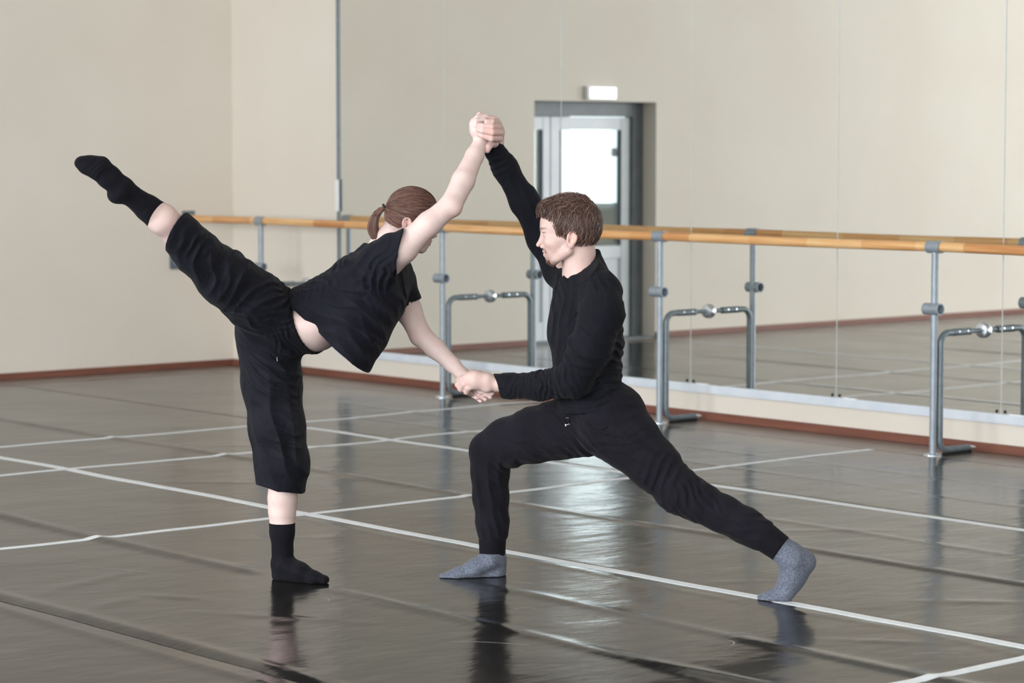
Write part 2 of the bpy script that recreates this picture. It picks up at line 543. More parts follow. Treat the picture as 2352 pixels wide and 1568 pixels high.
MB().box((PX0 - 0.002, -0.014, 0.15), (PX0 + NP_ * PW, 0.0115, MZ0), 0.003).build('bottom_channel', M['trim'], mir)
MB().box((PX0 - 0.012, -0.010, MZ0), (PX0 + 0.001, 0.0115, MZ1), 0.002).build('side_strip', M['brace'], mir)
cl = tag(MB().box((PX0 - 0.030, -0.016, 1.105), (PX0 + 0.018, -0.0102, 1.315), 0.003).build('edge_plate', M['white']),
         'narrow white plate fixed over the left edge strip of the mirror', 'plate')

# ------------------------------------------------------------------ barre
RY, RZ = -0.36, 1.040
bar = tag(empty('ballet_barre', (0.9, RY, 0)), 'long varnished pine ballet barre on grey steel stands along the mirror', 'barre')
xs = np.linspace(0.012, 9.9, 90)
MB().tube([(x, RY + 0.004 * math.sin(1.3 * x), RZ - 0.004 * math.sin(math.pi * ((x - 0.88) % 1.95) / 1.95)) for x in xs], 0.0245, 28).build('wooden_rail', M['wood'], bar, smooth=50)
POSTS = [0.88, 2.815, 4.735, 6.700, 8.66]


def arc(c, e1, e2, r, a0, a1, n=8):
    return [np.array(c) + r * (math.cos(a) * np.array(e1) + math.sin(a) * np.array(e2)) for a in np.linspace(a0, a1, n)]


for x in POSTS:
    p = MB().tube([(x, RY, 0.006), (x, RY, RZ - 0.026)], 0.0175, 20).build('post', M['steel'], bar, smooth=50)
    # saddle sleeve that carries the rail
    MB().pipe((x - 0.043, RY, RZ - .002), (x + 0.043, RY, RZ - .002), 0.031, 0.0262, 28).build('saddle', M['steel'], p, smooth=50)
    # empty lower sleeve
    MB().pipe((x - 0.05, RY - .012, 0.733), (x + 0.05, RY - .012, 0.733), 0.029, 0.0245, 28).build('sleeve', M['steel'], p, smooth=50)
    # brace: along the floor, up beside the post, over to the mirror
    bx = x + 0.012
    by = RY + 0.036
    zt, zb, r_ = 0.612, 0.028, 0.055
    pts = [(bx, -0.10, zb)] + [(bx, by + r_ + 0.02, zb)]
    pts += arc((bx, by + r_, zb + r_), (0, 1, 0), (0, 0, 1), r_, -math.pi / 2, -math.pi)
    pts += [(bx, by, 0.2), (bx, by, zt - r_ - 0.02)]
    pts += arc((bx, by + r_, zt - r_), (0, 1, 0), (0, 0, 1), r_, math.pi, math.pi / 2)
    pts += [(bx, -0.215, zt)]
    MB().tube(pts, 0.0165, 14).build('brace', M['brace'], p, smooth=50)
    MB().tube([(bx, -0.235, zt), (bx, -0.10, zt)], 0.0185, 14).build('clamp_sleeve', M['brace'], p, smooth=50)
    MB().tube([(bx, -0.10, zt), (bx, -0.02, zt)], 0.0115, 12).build('threaded_rod', M['brace'], p, smooth=50)
    for yy in (-0.20, -0.135):
        MB().tube([(bx - 0.003, yy, zt), (bx + 0.0195, yy - 0.002, zt + 0.004)], 0.005, 8).build('grub_screw', M['chrome'], p, smooth=50)
    MB().tube([(bx, -0.024, zt), (bx, -0.018, zt), (bx, -0.006, zt), (bx, 0.003, zt)], [0.018, 0.036, 0.040, 0.040], 24).build('wall_rosette', M['chrome'], p, smooth=35)
    MB().tube([(x, RY, 0.002), (x, RY, 0.010), (x, RY, 0.016)], [0.047, 0.045, 0.022], 24).build('foot_flange', M['chrome'], p, smooth=35)
    MB().tube([(bx, -0.10, zb), (bx, -0.055, zb - .006)], [0.0135, 0.010], 12).build('brace_tip', M['chrome'], p, smooth=40)
    MB().box((bx - 0.016, RY + 0.07, 0.0), (bx + 0.016, -0.09, 0.013), 0.003).build('brace_pad', M['black'], p)
MB().box((-0.002, RY - 0.05, RZ - 0.05), (0.012, RY + 0.05, RZ + 0.05), 0.003).build('end_plate', M['brace'], bar)
wb = tag(empty('wall_bracket', (0, -0.46, 0.744)), 'grey socket plate with a short wooden stub on the left wall below the barre', 'bracket')
MB().box((-0.001, -0.515, 0.690), (0.014, -0.412, 0.798), 0.003).build('plate', M['brace'], wb)
MB().pipe((0.012, -0.462, 0.742), (0.058, -0.462, 0.742), 0.032, 0.0262).build('socket', M['steel'], wb, smooth=50)
MB().tube([(0.02, -0.462, 0.742), (0.105, -0.462, 0.742)], 0.0245, 20).build('wooden_stub', M['wood'], wb, smooth=50)

# ------------------------------------------------------------------ door in the left wall (seen in the mirror)
fx = -0.15
dr = struct(empty('door_1', (fx, (D_Y0 + D_Y1) / 2, 0)))
b = MB()
FW = 0.115
b.box((fx - 0.10, D_Y0, 0), (fx, D_Y0 + FW, D_Z), 0.003)
b.box((fx - 0.10, D_Y1 - FW * .4, 0), (fx, D_Y1, D_Z), 0.003)
b.box((fx - 0.10, D_Y0 + FW, D_Z - 0.115), (fx, D_Y1 - FW * .4, D_Z), 0.003)
b.build('door_frame', M['greyframe'], dr)
lx0, lx1 = fx - 0.085, fx - 0.03
ya, yb = D_Y0 + FW + 0.004, D_Y1 - FW * .4 - 0.004
ZT = D_Z - 0.12


def leaf(y0, y1, name, st):
    lf = MB().box((lx0, y0, 0.01), (lx1, y0 + st, ZT), 0.004).box((lx0, y1 - st, 0.01), (lx1, y1, ZT), 0.004) \
        .box((lx0, y0 + st, ZT - 0.10), (lx1, y1 - st, ZT), 0.004).box((lx0, y0 + st, 0.01), (lx1, y1 - st, 0.16), 0.004) \
        .box((lx0, y0 + st, 0.64), (lx1, y1 - st, 0.74), 0.004).build(name, M['leaf'], dr)
    MB().box((lx0 + .02, y0 + st, 0.74), (lx0 + .028, y1 - st, ZT - 0.10)).build('pane', M['glass'], lf)
    MB().box((lx0 + .01, y0 + st, 0.16), (lx0 + .035, y1 - st, 0.64), 0.003).build('lower_panel', M['leaf'], lf)
    for yy in (y0 + st, y1 - st - 0.014):
        MB().box((lx0 + .026, yy, 0.742), (lx1 - 0.002, yy + 0.014, ZT - 0.102)).build('gasket', M['gasket'], lf)
    return lf


ym = yb - 0.27
l1 = leaf(ya, ym - 0.004, 'door_leaf', 0.095)
l2 = leaf(ym + 0.004, yb, 'side_leaf', 0.075)
hb = MB().tube([(lx1, ym - 0.06, 0.98), (lx1 + 0.05, ym - 0.06, 0.98), (lx1 + 0.055, ym - 0.075, 0.98), (lx1 + 0.055, ym - 0.17, 0.98)], 0.009, 12).build('handle', M['chrome'], l1, smooth=50)
MB().box((lx1, ym - 0.08, 0.90), (lx1 + 0.008, ym - 0.04, 1.06), 0.003).build('handle_plate', M['chrome'], l1)
struct(MB().box((fx - 0.15, D_Y0, 0.0), (0.0, D_Y1, 0.012)).build('trim_1', M['greyframe']))

sg = tag(empty('exit_light', (0, -3.46, 1.95)), 'small white lit sign box on the wall above the glazed door', 'sign')
MB().box((0, -3.62, 1.898), (0.035, -3.305, 2.003), 0.004).build('housing', M['white'], sg)
MB().box((0.0352, -3.605, 1.908), (0.040, -3.335, 1.993), 0.002).build('lit_face', M['lit'], sg)

# corridor behind the door, with its own window to the sky
CX = -2.6
struct(MB().box((CX - 0.2, -8, -0.2), (-0.3, 1.5, -0.001)).build('floor_corridor', M['subfloor']))
struct(MB().box((CX - 0.2, -8, 2.7), (-0.3, 1.5, 2.85)).build('ceiling_corridor', M['ceiling']))
cw = MB()
CW = [(-7.9, -5.45), (-4.95, -0.75), (-0.35, 1.2)]
ye = -8.0
for (p, q) in CW:
    cw.box((CX - 0.2, ye, 0), (CX, p, 2.7)).box((CX - 0.2, p, 0), (CX, q, 0.95)).box((CX - 0.2, p, 2.5), (CX, q, 2.7))
    ye = q
cw.box((CX - 0.2, ye, 0), (CX, 1.5, 2.7))
struct(cw.build('wall_corridor', M['outside']))
for i, (p, q) in enumerate(CW):
    w_ = struct(empty('window_%d' % (i + 7), (CX - 0.1, (p + q) / 2, 0.95)))
    fr = MB()
    xa, xb = CX - 0.14, CX - 0.07
    fr.box((xa, p, 0.95), (xb, p + .06, 2.5)).box((xa, q - .06, 0.95), (xb, q, 2.5)).box((xa, p + .06, .95), (xb, q - .06, 1.01)).box((xa, p + .06, 2.44), (xb, q - .06, 2.5))
    fr.box((xa, p + .06, 1.44), (xb, q - .06, 1.52))
    fr.box((xa, (p + q) / 2 - .035, 1.01), (xb, (p + q) / 2 + .035, 1.44)).box((xa, (p + q) / 2 - .035, 1.52), (xb, (p + q) / 2 + .035, 2.44))
    fr.build('window_frame', M['white'], w_)
    for (za, zb_) in ((1.01, 1.44), (1.52, 2.44)):
        for (u, v) in ((p + .06, (p + q) / 2 - .035), ((p + q) / 2 + .035, q - .06)):
            MB().box((xa + .03, u, za), (xa + .036, v, zb_)).build('pane', M['glass'], w_)
struct(MB().box((CX - 0.2, 1.5, 0), (-0.3, 1.7, 2.7)).box((CX - 0.2, -8.2, 0), (-0.3, -8, 2.7)).build('wall_corridor_end', M['outside']))

# ================================================================== dancers
# Bodies and clothes are implicit solids (tapered limbs, ellipsoids, smooth blends) turned into meshes.
F32 = np.float32


def unit(v):
    v = np.asarray(v, float)
    return v / np.linalg.norm(v)


_rng = np.random.RandomState(11)
_G = _rng.rand(32, 32, 32).astype(F32)


def noise3(P):
    i = np.floor(P).astype(np.int32)
    f = (P - i).astype(F32)
    f = f * f * (3 - 2 * f)
    i &= 31
    j = (i + 1) & 31
    x0, y0, z0 = i[:, 0], i[:, 1], i[:, 2]
    x1, y1, z1 = j[:, 0], j[:, 1], j[:, 2]
    fx, fy, fz = f[:, 0], f[:, 1], f[:, 2]
    a = _G[x0, y0, z0] * (1 - fx) + _G[x1, y0, z0] * fx
    b = _G[x0, y1, z0] * (1 - fx) + _G[x1, y1, z0] * fx
    c = _G[x0, y0, z1] * (1 - fx) + _G[x1, y0, z1] * fx
    d = _G[x0, y1, z1] * (1 - fx) + _G[x1, y1, z1] * fx
    return (a * (1 - fy) + b * fy) * (1 - fz) + (c * (1 - fy) + d * fy) * fz


class Cone:
    """tapered limb from a to b; flat=(axis, s) stretches (s<1) or squeezes (s>1) the section along axis"""
    def __init__(s, a, b, ra, rb, flat=None):
        s.a, s.b = np.asarray(a, float), np.asarray(b, float)
        s.ra, s.rb = ra, rb
        s.A = None
        k = 1.0
        if flat is not None:
            ax = unit(flat[0])
            s.A, s.ax, s.s2 = True, ax, flat[1] ** 2 - 1
            k = 1.0 / min(1.0, flat[1])
            s.sc = 1.0 / max(1.0, flat[1])
        s.c = (s.a + s.b) / 2
        s.R = np.linalg.norm(s.b - s.a) / 2 + max(ra, rb) * k

    def ev(s, P):
        a, ba = s.a, s.b - s.a
        x, y, z = P[:, 0] - F32(a[0]), P[:, 1] - F32(a[1]), P[:, 2] - F32(a[2])
        bx, by, bz = F32(ba[0]), F32(ba[1]), F32(ba[2])
        t = x * bx + y * by + z * bz
        l2 = float(ba @ ba)
        if s.A is not None:
            e, k2 = s.ax, F32(s.s2)
            w = x * F32(e[0]) + y * F32(e[1]) + z * F32(e[2])
            be = float(ba @ e)
            t += (k2 * F32(be)) * w
            l2 += s.s2 * be * be
        t *= F32(1.0 / max(l2, 1e-12))
        np.clip(t, 0, 1, out=t)
        x -= t * bx; y -= t * by; z -= t * bz
        q = x * x; q += y * y; q += z * z
        if s.A is not None:
            w -= t * F32(be)
            q += k2 * w * w
            np.maximum(q, 0, out=q)
        d = np.sqrt(q)
        d -= F32(s.ra); d -= F32(s.rb - s.ra) * t
        if s.A is not None:
            d *= F32(s.sc)
        return d


class Ell:
    def __init__(s, c, r, axes=None):
        s.c = np.asarray(c, float)
        s.r = np.asarray(r, float)
        s.Q = np.eye(3) if axes is None else np.array([unit(a) for a in axes])
        s.R = max(r)

    def ev(s, P):
        x, y, z = P[:, 0] - F32(s.c[0]), P[:, 1] - F32(s.c[1]), P[:, 2] - F32(s.c[2])
        k0 = k1 = None
        for i in range(3):
            u = s.Q[i]
            a = (x * F32(u[0]) + y * F32(u[1]) + z * F32(u[2])) * F32(1 / s.r[i])
            b = a * F32(1 / s.r[i])
            a *= a; b *= b
            k0, k1 = (a, b) if k0 is None else (k0 + a, k1 + b)
        k0 = np.sqrt(k0) + F32(1e-9); k1 = np.sqrt(k1) + F32(1e-9)
        return k0 * (k0 - 1) / k1


class Half:
    """half space: inside where (p - c).n < 0"""
    def __init__(s, c, n):
        s.c, s.n, s.R = np.asarray(c, float), unit(n), 1e9

    def ev(s, P):
        n = s.n
        return P[:, 0] * F32(n[0]) + P[:, 1] * F32(n[1]) + P[:, 2] * F32(n[2]) - F32(float(s.c @ n))


class Grp:
    def __init__(s, *items):
        s.items = []          # (op, node, k)
        s.folds = []
        s.shell = None
        s.cuts = []           # applied after the shell
        s.off = 0.0
        for it in items:
            s.u(it)

    def u(s, node, k=0.0):
        s.items.append(('u', node, k)); return s

    def d(s, node, k=0.0):
        s.items.append(('d', node, k)); return s

    def x(s, node, k=0.0):
        s.items.append(('x', node, k)); return s

    def chain(s, pts, rs, k=0.01, flat=None):
        for i in range(len(pts) - 1):
            s.u(Cone(pts[i], pts[i + 1], rs[i], rs[i + 1], flat), k if (i or s.items) else 0.0)
        return s

    def bounds(s):
        lo, hi = np.full(3, 1e9), np.full(3, -1e9)
        for op, n, k in s.items:
            if op == 'u':
                if isinstance(n, Grp):
                    a, b = n.bounds()
                else:
                    a, b = n.c - n.R, n.c + n.R
                lo, hi = np.minimum(lo, a), np.maximum(hi, b)
        return lo - 0.02, hi + 0.02

    @property
    def c(s):
        lo, hi = s.bounds(); return (lo + hi) / 2

    @property
    def R(s):
        lo, hi = s.bounds(); return np.linalg.norm(hi - lo) / 2

    def fold(s, c, r, direction, lam, amp, warp=0.6, sharp=1.6):
        """cloth folds round c: crests run across `direction`, lam apart"""
        s.folds.append((np.asarray(c, float), r, unit(direction), lam, amp, warp, sharp)); return s

    def ev(s, P):
        pc = (P.min(0) + P.max(0)) / 2
        pr = float(np.linalg.norm(P.max(0) - P.min(0))) / 2
        d = np.full(len(P), 0.5, F32)
        for op, n, k in s.items:
            if not hasattr(n, '_cr'):
                n._cr = (np.asarray(n.c), n.R)
            dist = float(np.linalg.norm(n._cr[0] - pc)) - n._cr[1] - pr
            if op != 'x' and dist > 0.05 + k:
                if op == 'u':
                    d = np.minimum(d, F32(max(dist, 0.05)))
                continue
            e = n.ev(P)
            if op == 'u':
                if k > 0:
                    h = np.maximum(k - np.abs(d - e), 0) / k
                    d = np.minimum(d, e) - h * h * (k * 0.25)
                else:
                    d = np.minimum(d, e)
            else:
                if op == 'd':
                    e = -e
                if k > 0:
                    h = np.maximum(k - np.abs(d - e), 0) / k
                    d = np.maximum(d, e) + h * h * (k * 0.25)
                else:
                    d = np.maximum(d, e)
        if s.folds and float(np.abs(d).min()) < 0.018:
            near = np.abs(d) < 0.018
            Q = P[near]
            acc = np.zeros(len(Q), F32)
            for (c, r, di, lam, amp, warp, sharp) in s.folds:
                q = Q - c.astype(F32)
                w = np.exp(-np.einsum('ij,ij->i', q, q) / F32(r * r))
                m_ = w > 0.02
                if not m_.any():
                    continue
                qq = q[m_]
                ph = (qq[:, 0] * F32(di[0] / lam) + qq[:, 1] * F32(di[1] / lam) + qq[:, 2] * F32(di[2] / lam)) + F32(warp) * (noise3(qq / F32(lam * 2.2) + F32(7.3 + 13 * c[0])) - F32(0.5)) * F32(2)
                v = np.abs(np.sin(np.pi * ph))
                v = (1 - v) ** F32(sharp) - F32(0.30)
                g = F32(0.35) + F32(1.1) * noise3(qq / F32(lam * 3.1) + F32(3.1 + 5 * c[1]))
                acc[m_] += F32(amp) * v * g * w[m_]
            d[near] -= acc
        d = d - F32(s.off)
        if s.shell:
            d = np.maximum(d, -(d + F32(s.shell)))
        for (n, k) in s.cuts:
            e = n.ev(P)
            d = np.maximum(d, e)
        return d


def polygonise(node, h, lo=None, hi=None, B=26, tidy=True):
    """surface nets on a sparse block grid -> (verts, quads)"""
    if lo is None:
        lo, hi = node.bounds()
    nb = np.ceil((hi - lo) / (h * B)).astype(int)
    half = h * (B + 1) * 0.5 * math.sqrt(3)
    V, K, Q = [], [], []
    g = np.arange(B + 2)
    G = np.stack(np.meshgrid(g, g, g, indexing='ij'), -1).reshape(-1, 3)
    Gf = (G * h).astype(F32)
    N = nb * B + 4
    corners = [(0, 0, 0), (1, 0, 0), (0, 1, 0), (1, 1, 0), (0, 0, 1), (1, 0, 1), (0, 1, 1), (1, 1, 1)]
    edges = [(0, 1), (2, 3), (4, 5), (6, 7), (0, 2), (1, 3), (4, 6), (5, 7), (0, 4), (1, 5), (2, 6), (3, 7)]
    g4 = np.stack(np.meshgrid(*[np.linspace(0, 1, 4)] * 3, indexing='ij'), -1).reshape(-1, 3)
    # blocks near the surface
    allb = np.stack(np.meshgrid(*[np.arange(q) for q in nb], indexing='ij'), -1).reshape(-1, 3)
    cen = lo + (allb * B - 1) * h + h * (B + 1) / 2
    act_b = allb[np.abs(node.ev(cen.astype(F32))) < half * 1.05 + 0.012]

    def block(bijk):
        o = bijk * B
        w0 = lo + (o - 1) * h
        if np.abs(node.ev((w0 + g4 * (h * (B + 1))).astype(F32))).min() > h * (B + 1) / 3 * 0.87 * 1.15 + 0.003:
            return None
        P = np.asfortranarray(Gf + w0.astype(F32))
        d = node.ev(P).reshape(B + 2, B + 2, B + 2)
        ins = d < 0
        if ins.all() or not ins.any():
            return None
        n1 = B + 1
        tot = sum(ins[a:a + n1, b:b + n1, e:e + n1].astype(np.int8) for a, b, e in corners)
        ci = np.argwhere((tot > 0) & (tot < 8))
        if len(ci) == 0:
            return None
        cd = np.stack([d[ci[:, 0] + a, ci[:, 1] + b, ci[:, 2] + e] for a, b, e in corners], 1)
        acc = np.zeros((len(ci), 3)); cnt = np.zeros(len(ci))
        for (p, q) in edges:
            dpv, dqv = cd[:, p], cd[:, q]
            cr = (dpv < 0) != (dqv < 0)
            t = np.where(cr, dpv / np.where(cr, dpv - dqv, 1), 0)
            pos = np.array(corners[p])[None] + t[:, None] * (np.array(corners[q]) - np.array(corners[p]))[None]
            acc += np.where(cr[:, None], pos, 0); cnt += cr
        vp = w0 + (ci + acc / cnt[:, None]) * h
        gc = ci + o
        key = (gc[:, 0] * N[1] + gc[:, 1]) * N[2] + gc[:, 2]
        out = []
        for ax in range(3):
            sl0 = [slice(1, B + 1)] * 3
            sl1 = list(sl0); sl1[ax] = slice(2, B + 2)
            ei = np.argwhere(ins[tuple(sl0)] != ins[tuple(sl1)]) + 1
            if len(ei) == 0:
                continue
            flip = ins[ei[:, 0], ei[:, 1], ei[:, 2]]
            u, v = [(1, 2), (2, 0), (0, 1)][ax]

            def kk(du, dv):
                z = ei + o
                z[:, u] -= du; z[:, v] -= dv
                return (z[:, 0] * N[1] + z[:, 1]) * N[2] + z[:, 2]
            q = np.stack([kk(1, 1), kk(0, 1), kk(0, 0), kk(1, 0)], 1)
            q[~flip] = q[~flip][:, ::-1]
            out.append(q)
        return vp, key, np.concatenate(out) if out else np.zeros((0, 4), int)

    for bb_ in act_b:
        res = block(bb_)
        if res is not None:
            V.append(res[0]); K.append(res[1]); Q.append(res[2])
    K = np.concatenate(K); V = np.concatenate(V); Q = np.concatenate(Q)
    uk, first = np.unique(K, return_index=True)
    qi = np.searchsorted(uk, Q)
    qi = np.clip(qi, 0, len(uk) - 1)
    ok = (uk[qi] == Q).all(1)
    V, Q = V[first], qi[ok]
    if not tidy:
        return V, Q
    # keep the connected pieces that matter
    lab = np.arange(len(V))
    for _ in range(400):
        m_ = lab[Q].min(1)
        new = lab.copy()
        for a in range(4):
            np.minimum.at(new, Q[:, a], m_)
        new = new[new]
        new = new[new]
        if (new == lab).all():
            break
        lab = new
    u, inv, cnt = np.unique(lab, return_inverse=True, return_counts=True)
    if len(u) > 1:
        keep = (cnt >= 0.2 * cnt.max())[inv]
        idx = np.cumsum(keep) - 1
        Q = idx[Q[keep[Q[:, 0]]]]
        V = V[keep]
    return V, Q


def to_obj(name, V, Q, material, parent, colors=None, tris=None):
    me = bpy.data.meshes.new(name)
    O = np.array(parent.location) if parent else np.zeros(3)
    me.vertices.add(len(V))
    me.vertices.foreach_set('co', np.ascontiguousarray(V, F32).ravel())
    nq = len(Q); w = Q.shape[1]
    me.loops.add(nq * w)
    me.loops.foreach_set('vertex_index', np.ascontiguousarray(Q, np.int32).ravel())
    me.polygons.add(nq)
    me.polygons.foreach_set('loop_start', np.arange(0, nq * w, w, dtype=np.int32))
    me.polygons.foreach_set('loop_total', np.full(nq, w, np.int32))
    me.polygons.foreach_set('use_smooth', np.ones(nq, bool))
    me.update(calc_edges=True)
    if colors is not None:
        a = me.color_attributes.new('tint', 'FLOAT_COLOR', 'POINT')
        c4 = np.ones((len(V), 4), F32); c4[:, :3] = colors
        a.data.foreach_set('color', c4.ravel())
    me.materials.append(material)
    o = bpy.data.objects.new(name, me)
    COL.objects.link(o)
    if parent:
        o.parent = parent
        o.matrix_parent_inverse = Matrix.Translation(-Vector(parent.location))
    return o


def coarsen(V, Q, hidden, cell):
    """cluster the vertices hidden under clothing; returns vertices and triangles of one connected mesh"""
    ids = np.arange(len(V))
    hv = np.where(hidden)[0]
    k = np.floor((V[hv] - V.min(0)) / cell).astype(np.int64)
    key = (k[:, 0] * 4096 + k[:, 1]) * 4096 + k[:, 2]
    u, inv = np.unique(key, return_inverse=True)
    ids[hv] = len(V) + inv
    cnt = np.bincount(inv)
    cen = np.stack([np.bincount(inv, V[hv, i]) / cnt for i in range(3)], 1)
    VA = np.concatenate([V, cen])
    T = ids[np.concatenate([Q[:, [0, 1, 2]], Q[:, [0, 2, 3]]])]
    T = T[(T[:, 0] != T[:, 1]) & (T[:, 1] != T[:, 2]) & (T[:, 0] != T[:, 2])]
    _, fi = np.unique(np.sort(T, 1), axis=0, return_index=True)
    T = T[fi]
    used = np.unique(T)
    remap = np.full(len(VA), -1); remap[used] = np.arange(len(used))
    return VA[used], remap[T]


def inside_clothes(V, garments, depth=0.012):
    m_ = np.zeros(len(V), bool)
    for g in garments:
        sh = g.shell
        g.shell = None
        for i in range(0, len(V), 40000):
            m_[i:i + 40000] |= g.ev(V[i:i + 40000].astype(F32)) < -depth
        g.shell = sh
    return m_


def smooth_mesh(V, Q, it=1, lam=0.5):
    for _ in range(it):
        acc = np.zeros_like(V); cnt = np.zeros(len(V))
        for a in range(4):
            b = (a + 1) % 4
            np.add.at(acc, Q[:, a], V[Q[:, b]]); np.add.at(cnt, Q[:, a], 1)
        V = V + lam * (acc / np.maximum(cnt, 1)[:, None] - V)
    return V


# ------------------------------------------------------------------ materials of the dancers
def attr_mat(name, rough, sss=0.0):
    m = mat(name, (0.8, 0.6, 0.55, 1), rough)
    n, l, b = nodes(m)
    a = n.new('ShaderNodeAttribute'); a.attribute_name = 'tint'
    tc = n.new('ShaderNodeTexCoord')
    nz = n.new('ShaderNodeTexNoise'); nz.inputs['Scale'].default_value = 28; nz.inputs['Detail'].default_value = 3
    l.new(tc.outputs['Object'], nz.inputs['Vector'])
    mx = n.new('ShaderNodeMix'); mx.data_type = 'RGBA'; mx.blend_type = 'MULTIPLY'
    mx.inputs[0].default_value = 0.35
    rp = n.new('ShaderNodeValToRGB')
    rp.color_ramp.elements[0].position = 0.35; rp.color_ramp.elements[0].color = (0.90, 0.78, 0.76, 1)
    rp.color_ramp.elements[1].position = 0.65; rp.color_ramp.elements[1].color = (1, 1, 1, 1)
    l.new(nz.outputs[0], rp.inputs[0]); l.new(a.outputs['Color'], mx.inputs[6]); l.new(rp.outputs[0], mx.inputs[7])
    l.new(mx.outputs[2], b.inputs['Base Color'])
    b.inputs['Subsurface Weight'].default_value = sss
    b.inputs['Subsurface Radius'].default_value = (1.0, 0.35, 0.2)
    b.inputs['Subsurface Scale'].default_value = 0.006
    b.inputs['Specular IOR Level'].default_value = 0.35
    return m


M['skin'] = attr_mat('fair_skin', 0.55, 0.0)


def cloth(name, c, c2, rough=0.85, sheen=0.25, weave=900, crease=0.55):
    m = mat(name, c, rough)
    b = nodes(m)[2]
    b.inputs['Specular IOR Level'].default_value = 0.12
    b.inputs['Sheen Weight'].default_value = sheen * 0.6
    b.inputs['Sheen Roughness'].default_value = 0.5
    add_noise(m, 9, 4, c0=c, c1=c2)
    add_noise(m, 34, 3, stretch=(1, 1, 0.6), bump=0.22, dist=0.004)
    add_noise(m, weave, 1, bump=0.12, dist=0.0006)
    # creases: thin valleys where a warped noise crosses its middle value
    n, l, b = nodes(m)
    tc = n.new('ShaderNodeTexCoord')
    nz = n.new('ShaderNodeTexNoise')
    nz.inputs['Scale'].default_value = 11.0
    nz.inputs['Detail'].default_value = 2.5
    nz.inputs['Distortion'].default_value = 0.6
    l.new(tc.outputs['Object'], nz.inputs['Vector'])
    s1_ = n.new('ShaderNodeMath'); s1_.operation = 'SUBTRACT'; s1_.inputs[1].default_value = 0.5
    l.new(nz.outputs[0], s1_.inputs[0])
    s2_ = n.new('ShaderNodeMath'); s2_.operation = 'ABSOLUTE'; l.new(s1_.outputs[0], s2_.inputs[0])
    s3_ = n.new('ShaderNodeMath'); s3_.operation = 'POWER'; s3_.inputs[1].default_value = 0.6
    l.new(s2_.outputs[0], s3_.inputs[0])
    bp = n.new('ShaderNodeBump'); bp.inputs['Strength'].default_value = crease; bp.inputs['Distance'].default_value = 0.010
    l.new(b.inputs['Normal'].links[0].from_socket, bp.inputs['Normal'])
    l.new(s3_.outputs[0], bp.inputs['Height'])
    l.new(bp.outputs[0], b.inputs['Normal'])
    return m


M['tee'] = cloth('black_cotton_jersey', srgb(19, 20, 28), srgb(25, 26, 35), 0.85, 0.05)
M['culotte'] = cloth('black_viscose', srgb(18, 19, 26), srgb(23, 24, 32), 0.72, 0.05)
M['shirt'] = cloth('black_fine_knit', srgb(16, 17, 23), srgb(21, 22, 29), 0.85, 0.05)
M['jogger'] = cloth('black_fleece', srgb(20, 19, 26), srgb(25, 24, 31), 0.9, 0.06)
M['rib'] = cloth('black_ribbed_cuff', srgb(15, 15, 20), srgb(20, 20, 25), 0.9, 0.05, 900, 0.1)
M['blacksock'] = cloth('black_sock_knit', srgb(14, 14, 19), srgb(24, 24, 31), 0.9, 0.04, 900, 0.15)
M['greysock'] = cloth('grey_marl_sock_knit', srgb(78, 84, 97), srgb(112, 118, 132), 0.95, 0.15, 500, 0.12)
n_ = M['greysock'].node_tree.nodes
for q in n_:
    if q.type == 'TEX_NOISE' and abs(q.inputs['Scale'].default_value - 9) < 0.1:
        q.inputs['Scale'].default_value = 150
M['zip'] = add_noise(mat('nickel_zip', srgb(200, 202, 206), 0.3, 1.0), 60, 2, rough=(0.25, 0.4))


def hair_mat(name, c0, c1, c2):
    m = mat(name, c1, 0.42)
    n, l, b = nodes(m)
    a = n.new('ShaderNodeAttribute'); a.attribute_name = 'tint'
    sp = n.new('ShaderNodeSeparateColor'); l.new(a.outputs['Color'], sp.inputs[0])
    rp = n.new('ShaderNodeValToRGB')
    rp.color_ramp.elements[0].position = 0.0; rp.color_ramp.elements[0].color = c0
    rp.color_ramp.elements[1].position = 1.0; rp.color_ramp.elements[1].color = c2
    e = rp.color_ramp.elements.new(0.55); e.color = c1
    l.new(sp.outputs[0], rp.inputs[0]); l.new(rp.outputs[0], b.inputs['Base Color'])
    b.inputs['Specular IOR Level'].default_value = 0.45
    return m


M['hair_w'] = hair_mat('chestnut_hair', srgb(62, 42, 38), srgb(96, 68, 60), srgb(134, 98, 84))
M['hair_m'] = hair_mat('brown_hair', srgb(58, 42, 38), srgb(98, 74, 66), srgb(150, 120, 106))
M['beard'] = hair_mat('brown_beard', srgb(70, 46, 38), srgb(102, 70, 58), srgb(136, 98, 82))
M['tie'] = add_noise(mat('dark_brown_elastic', srgb(44, 28, 24), 0.7), 40, 2, rough=(0.6, 0.8))


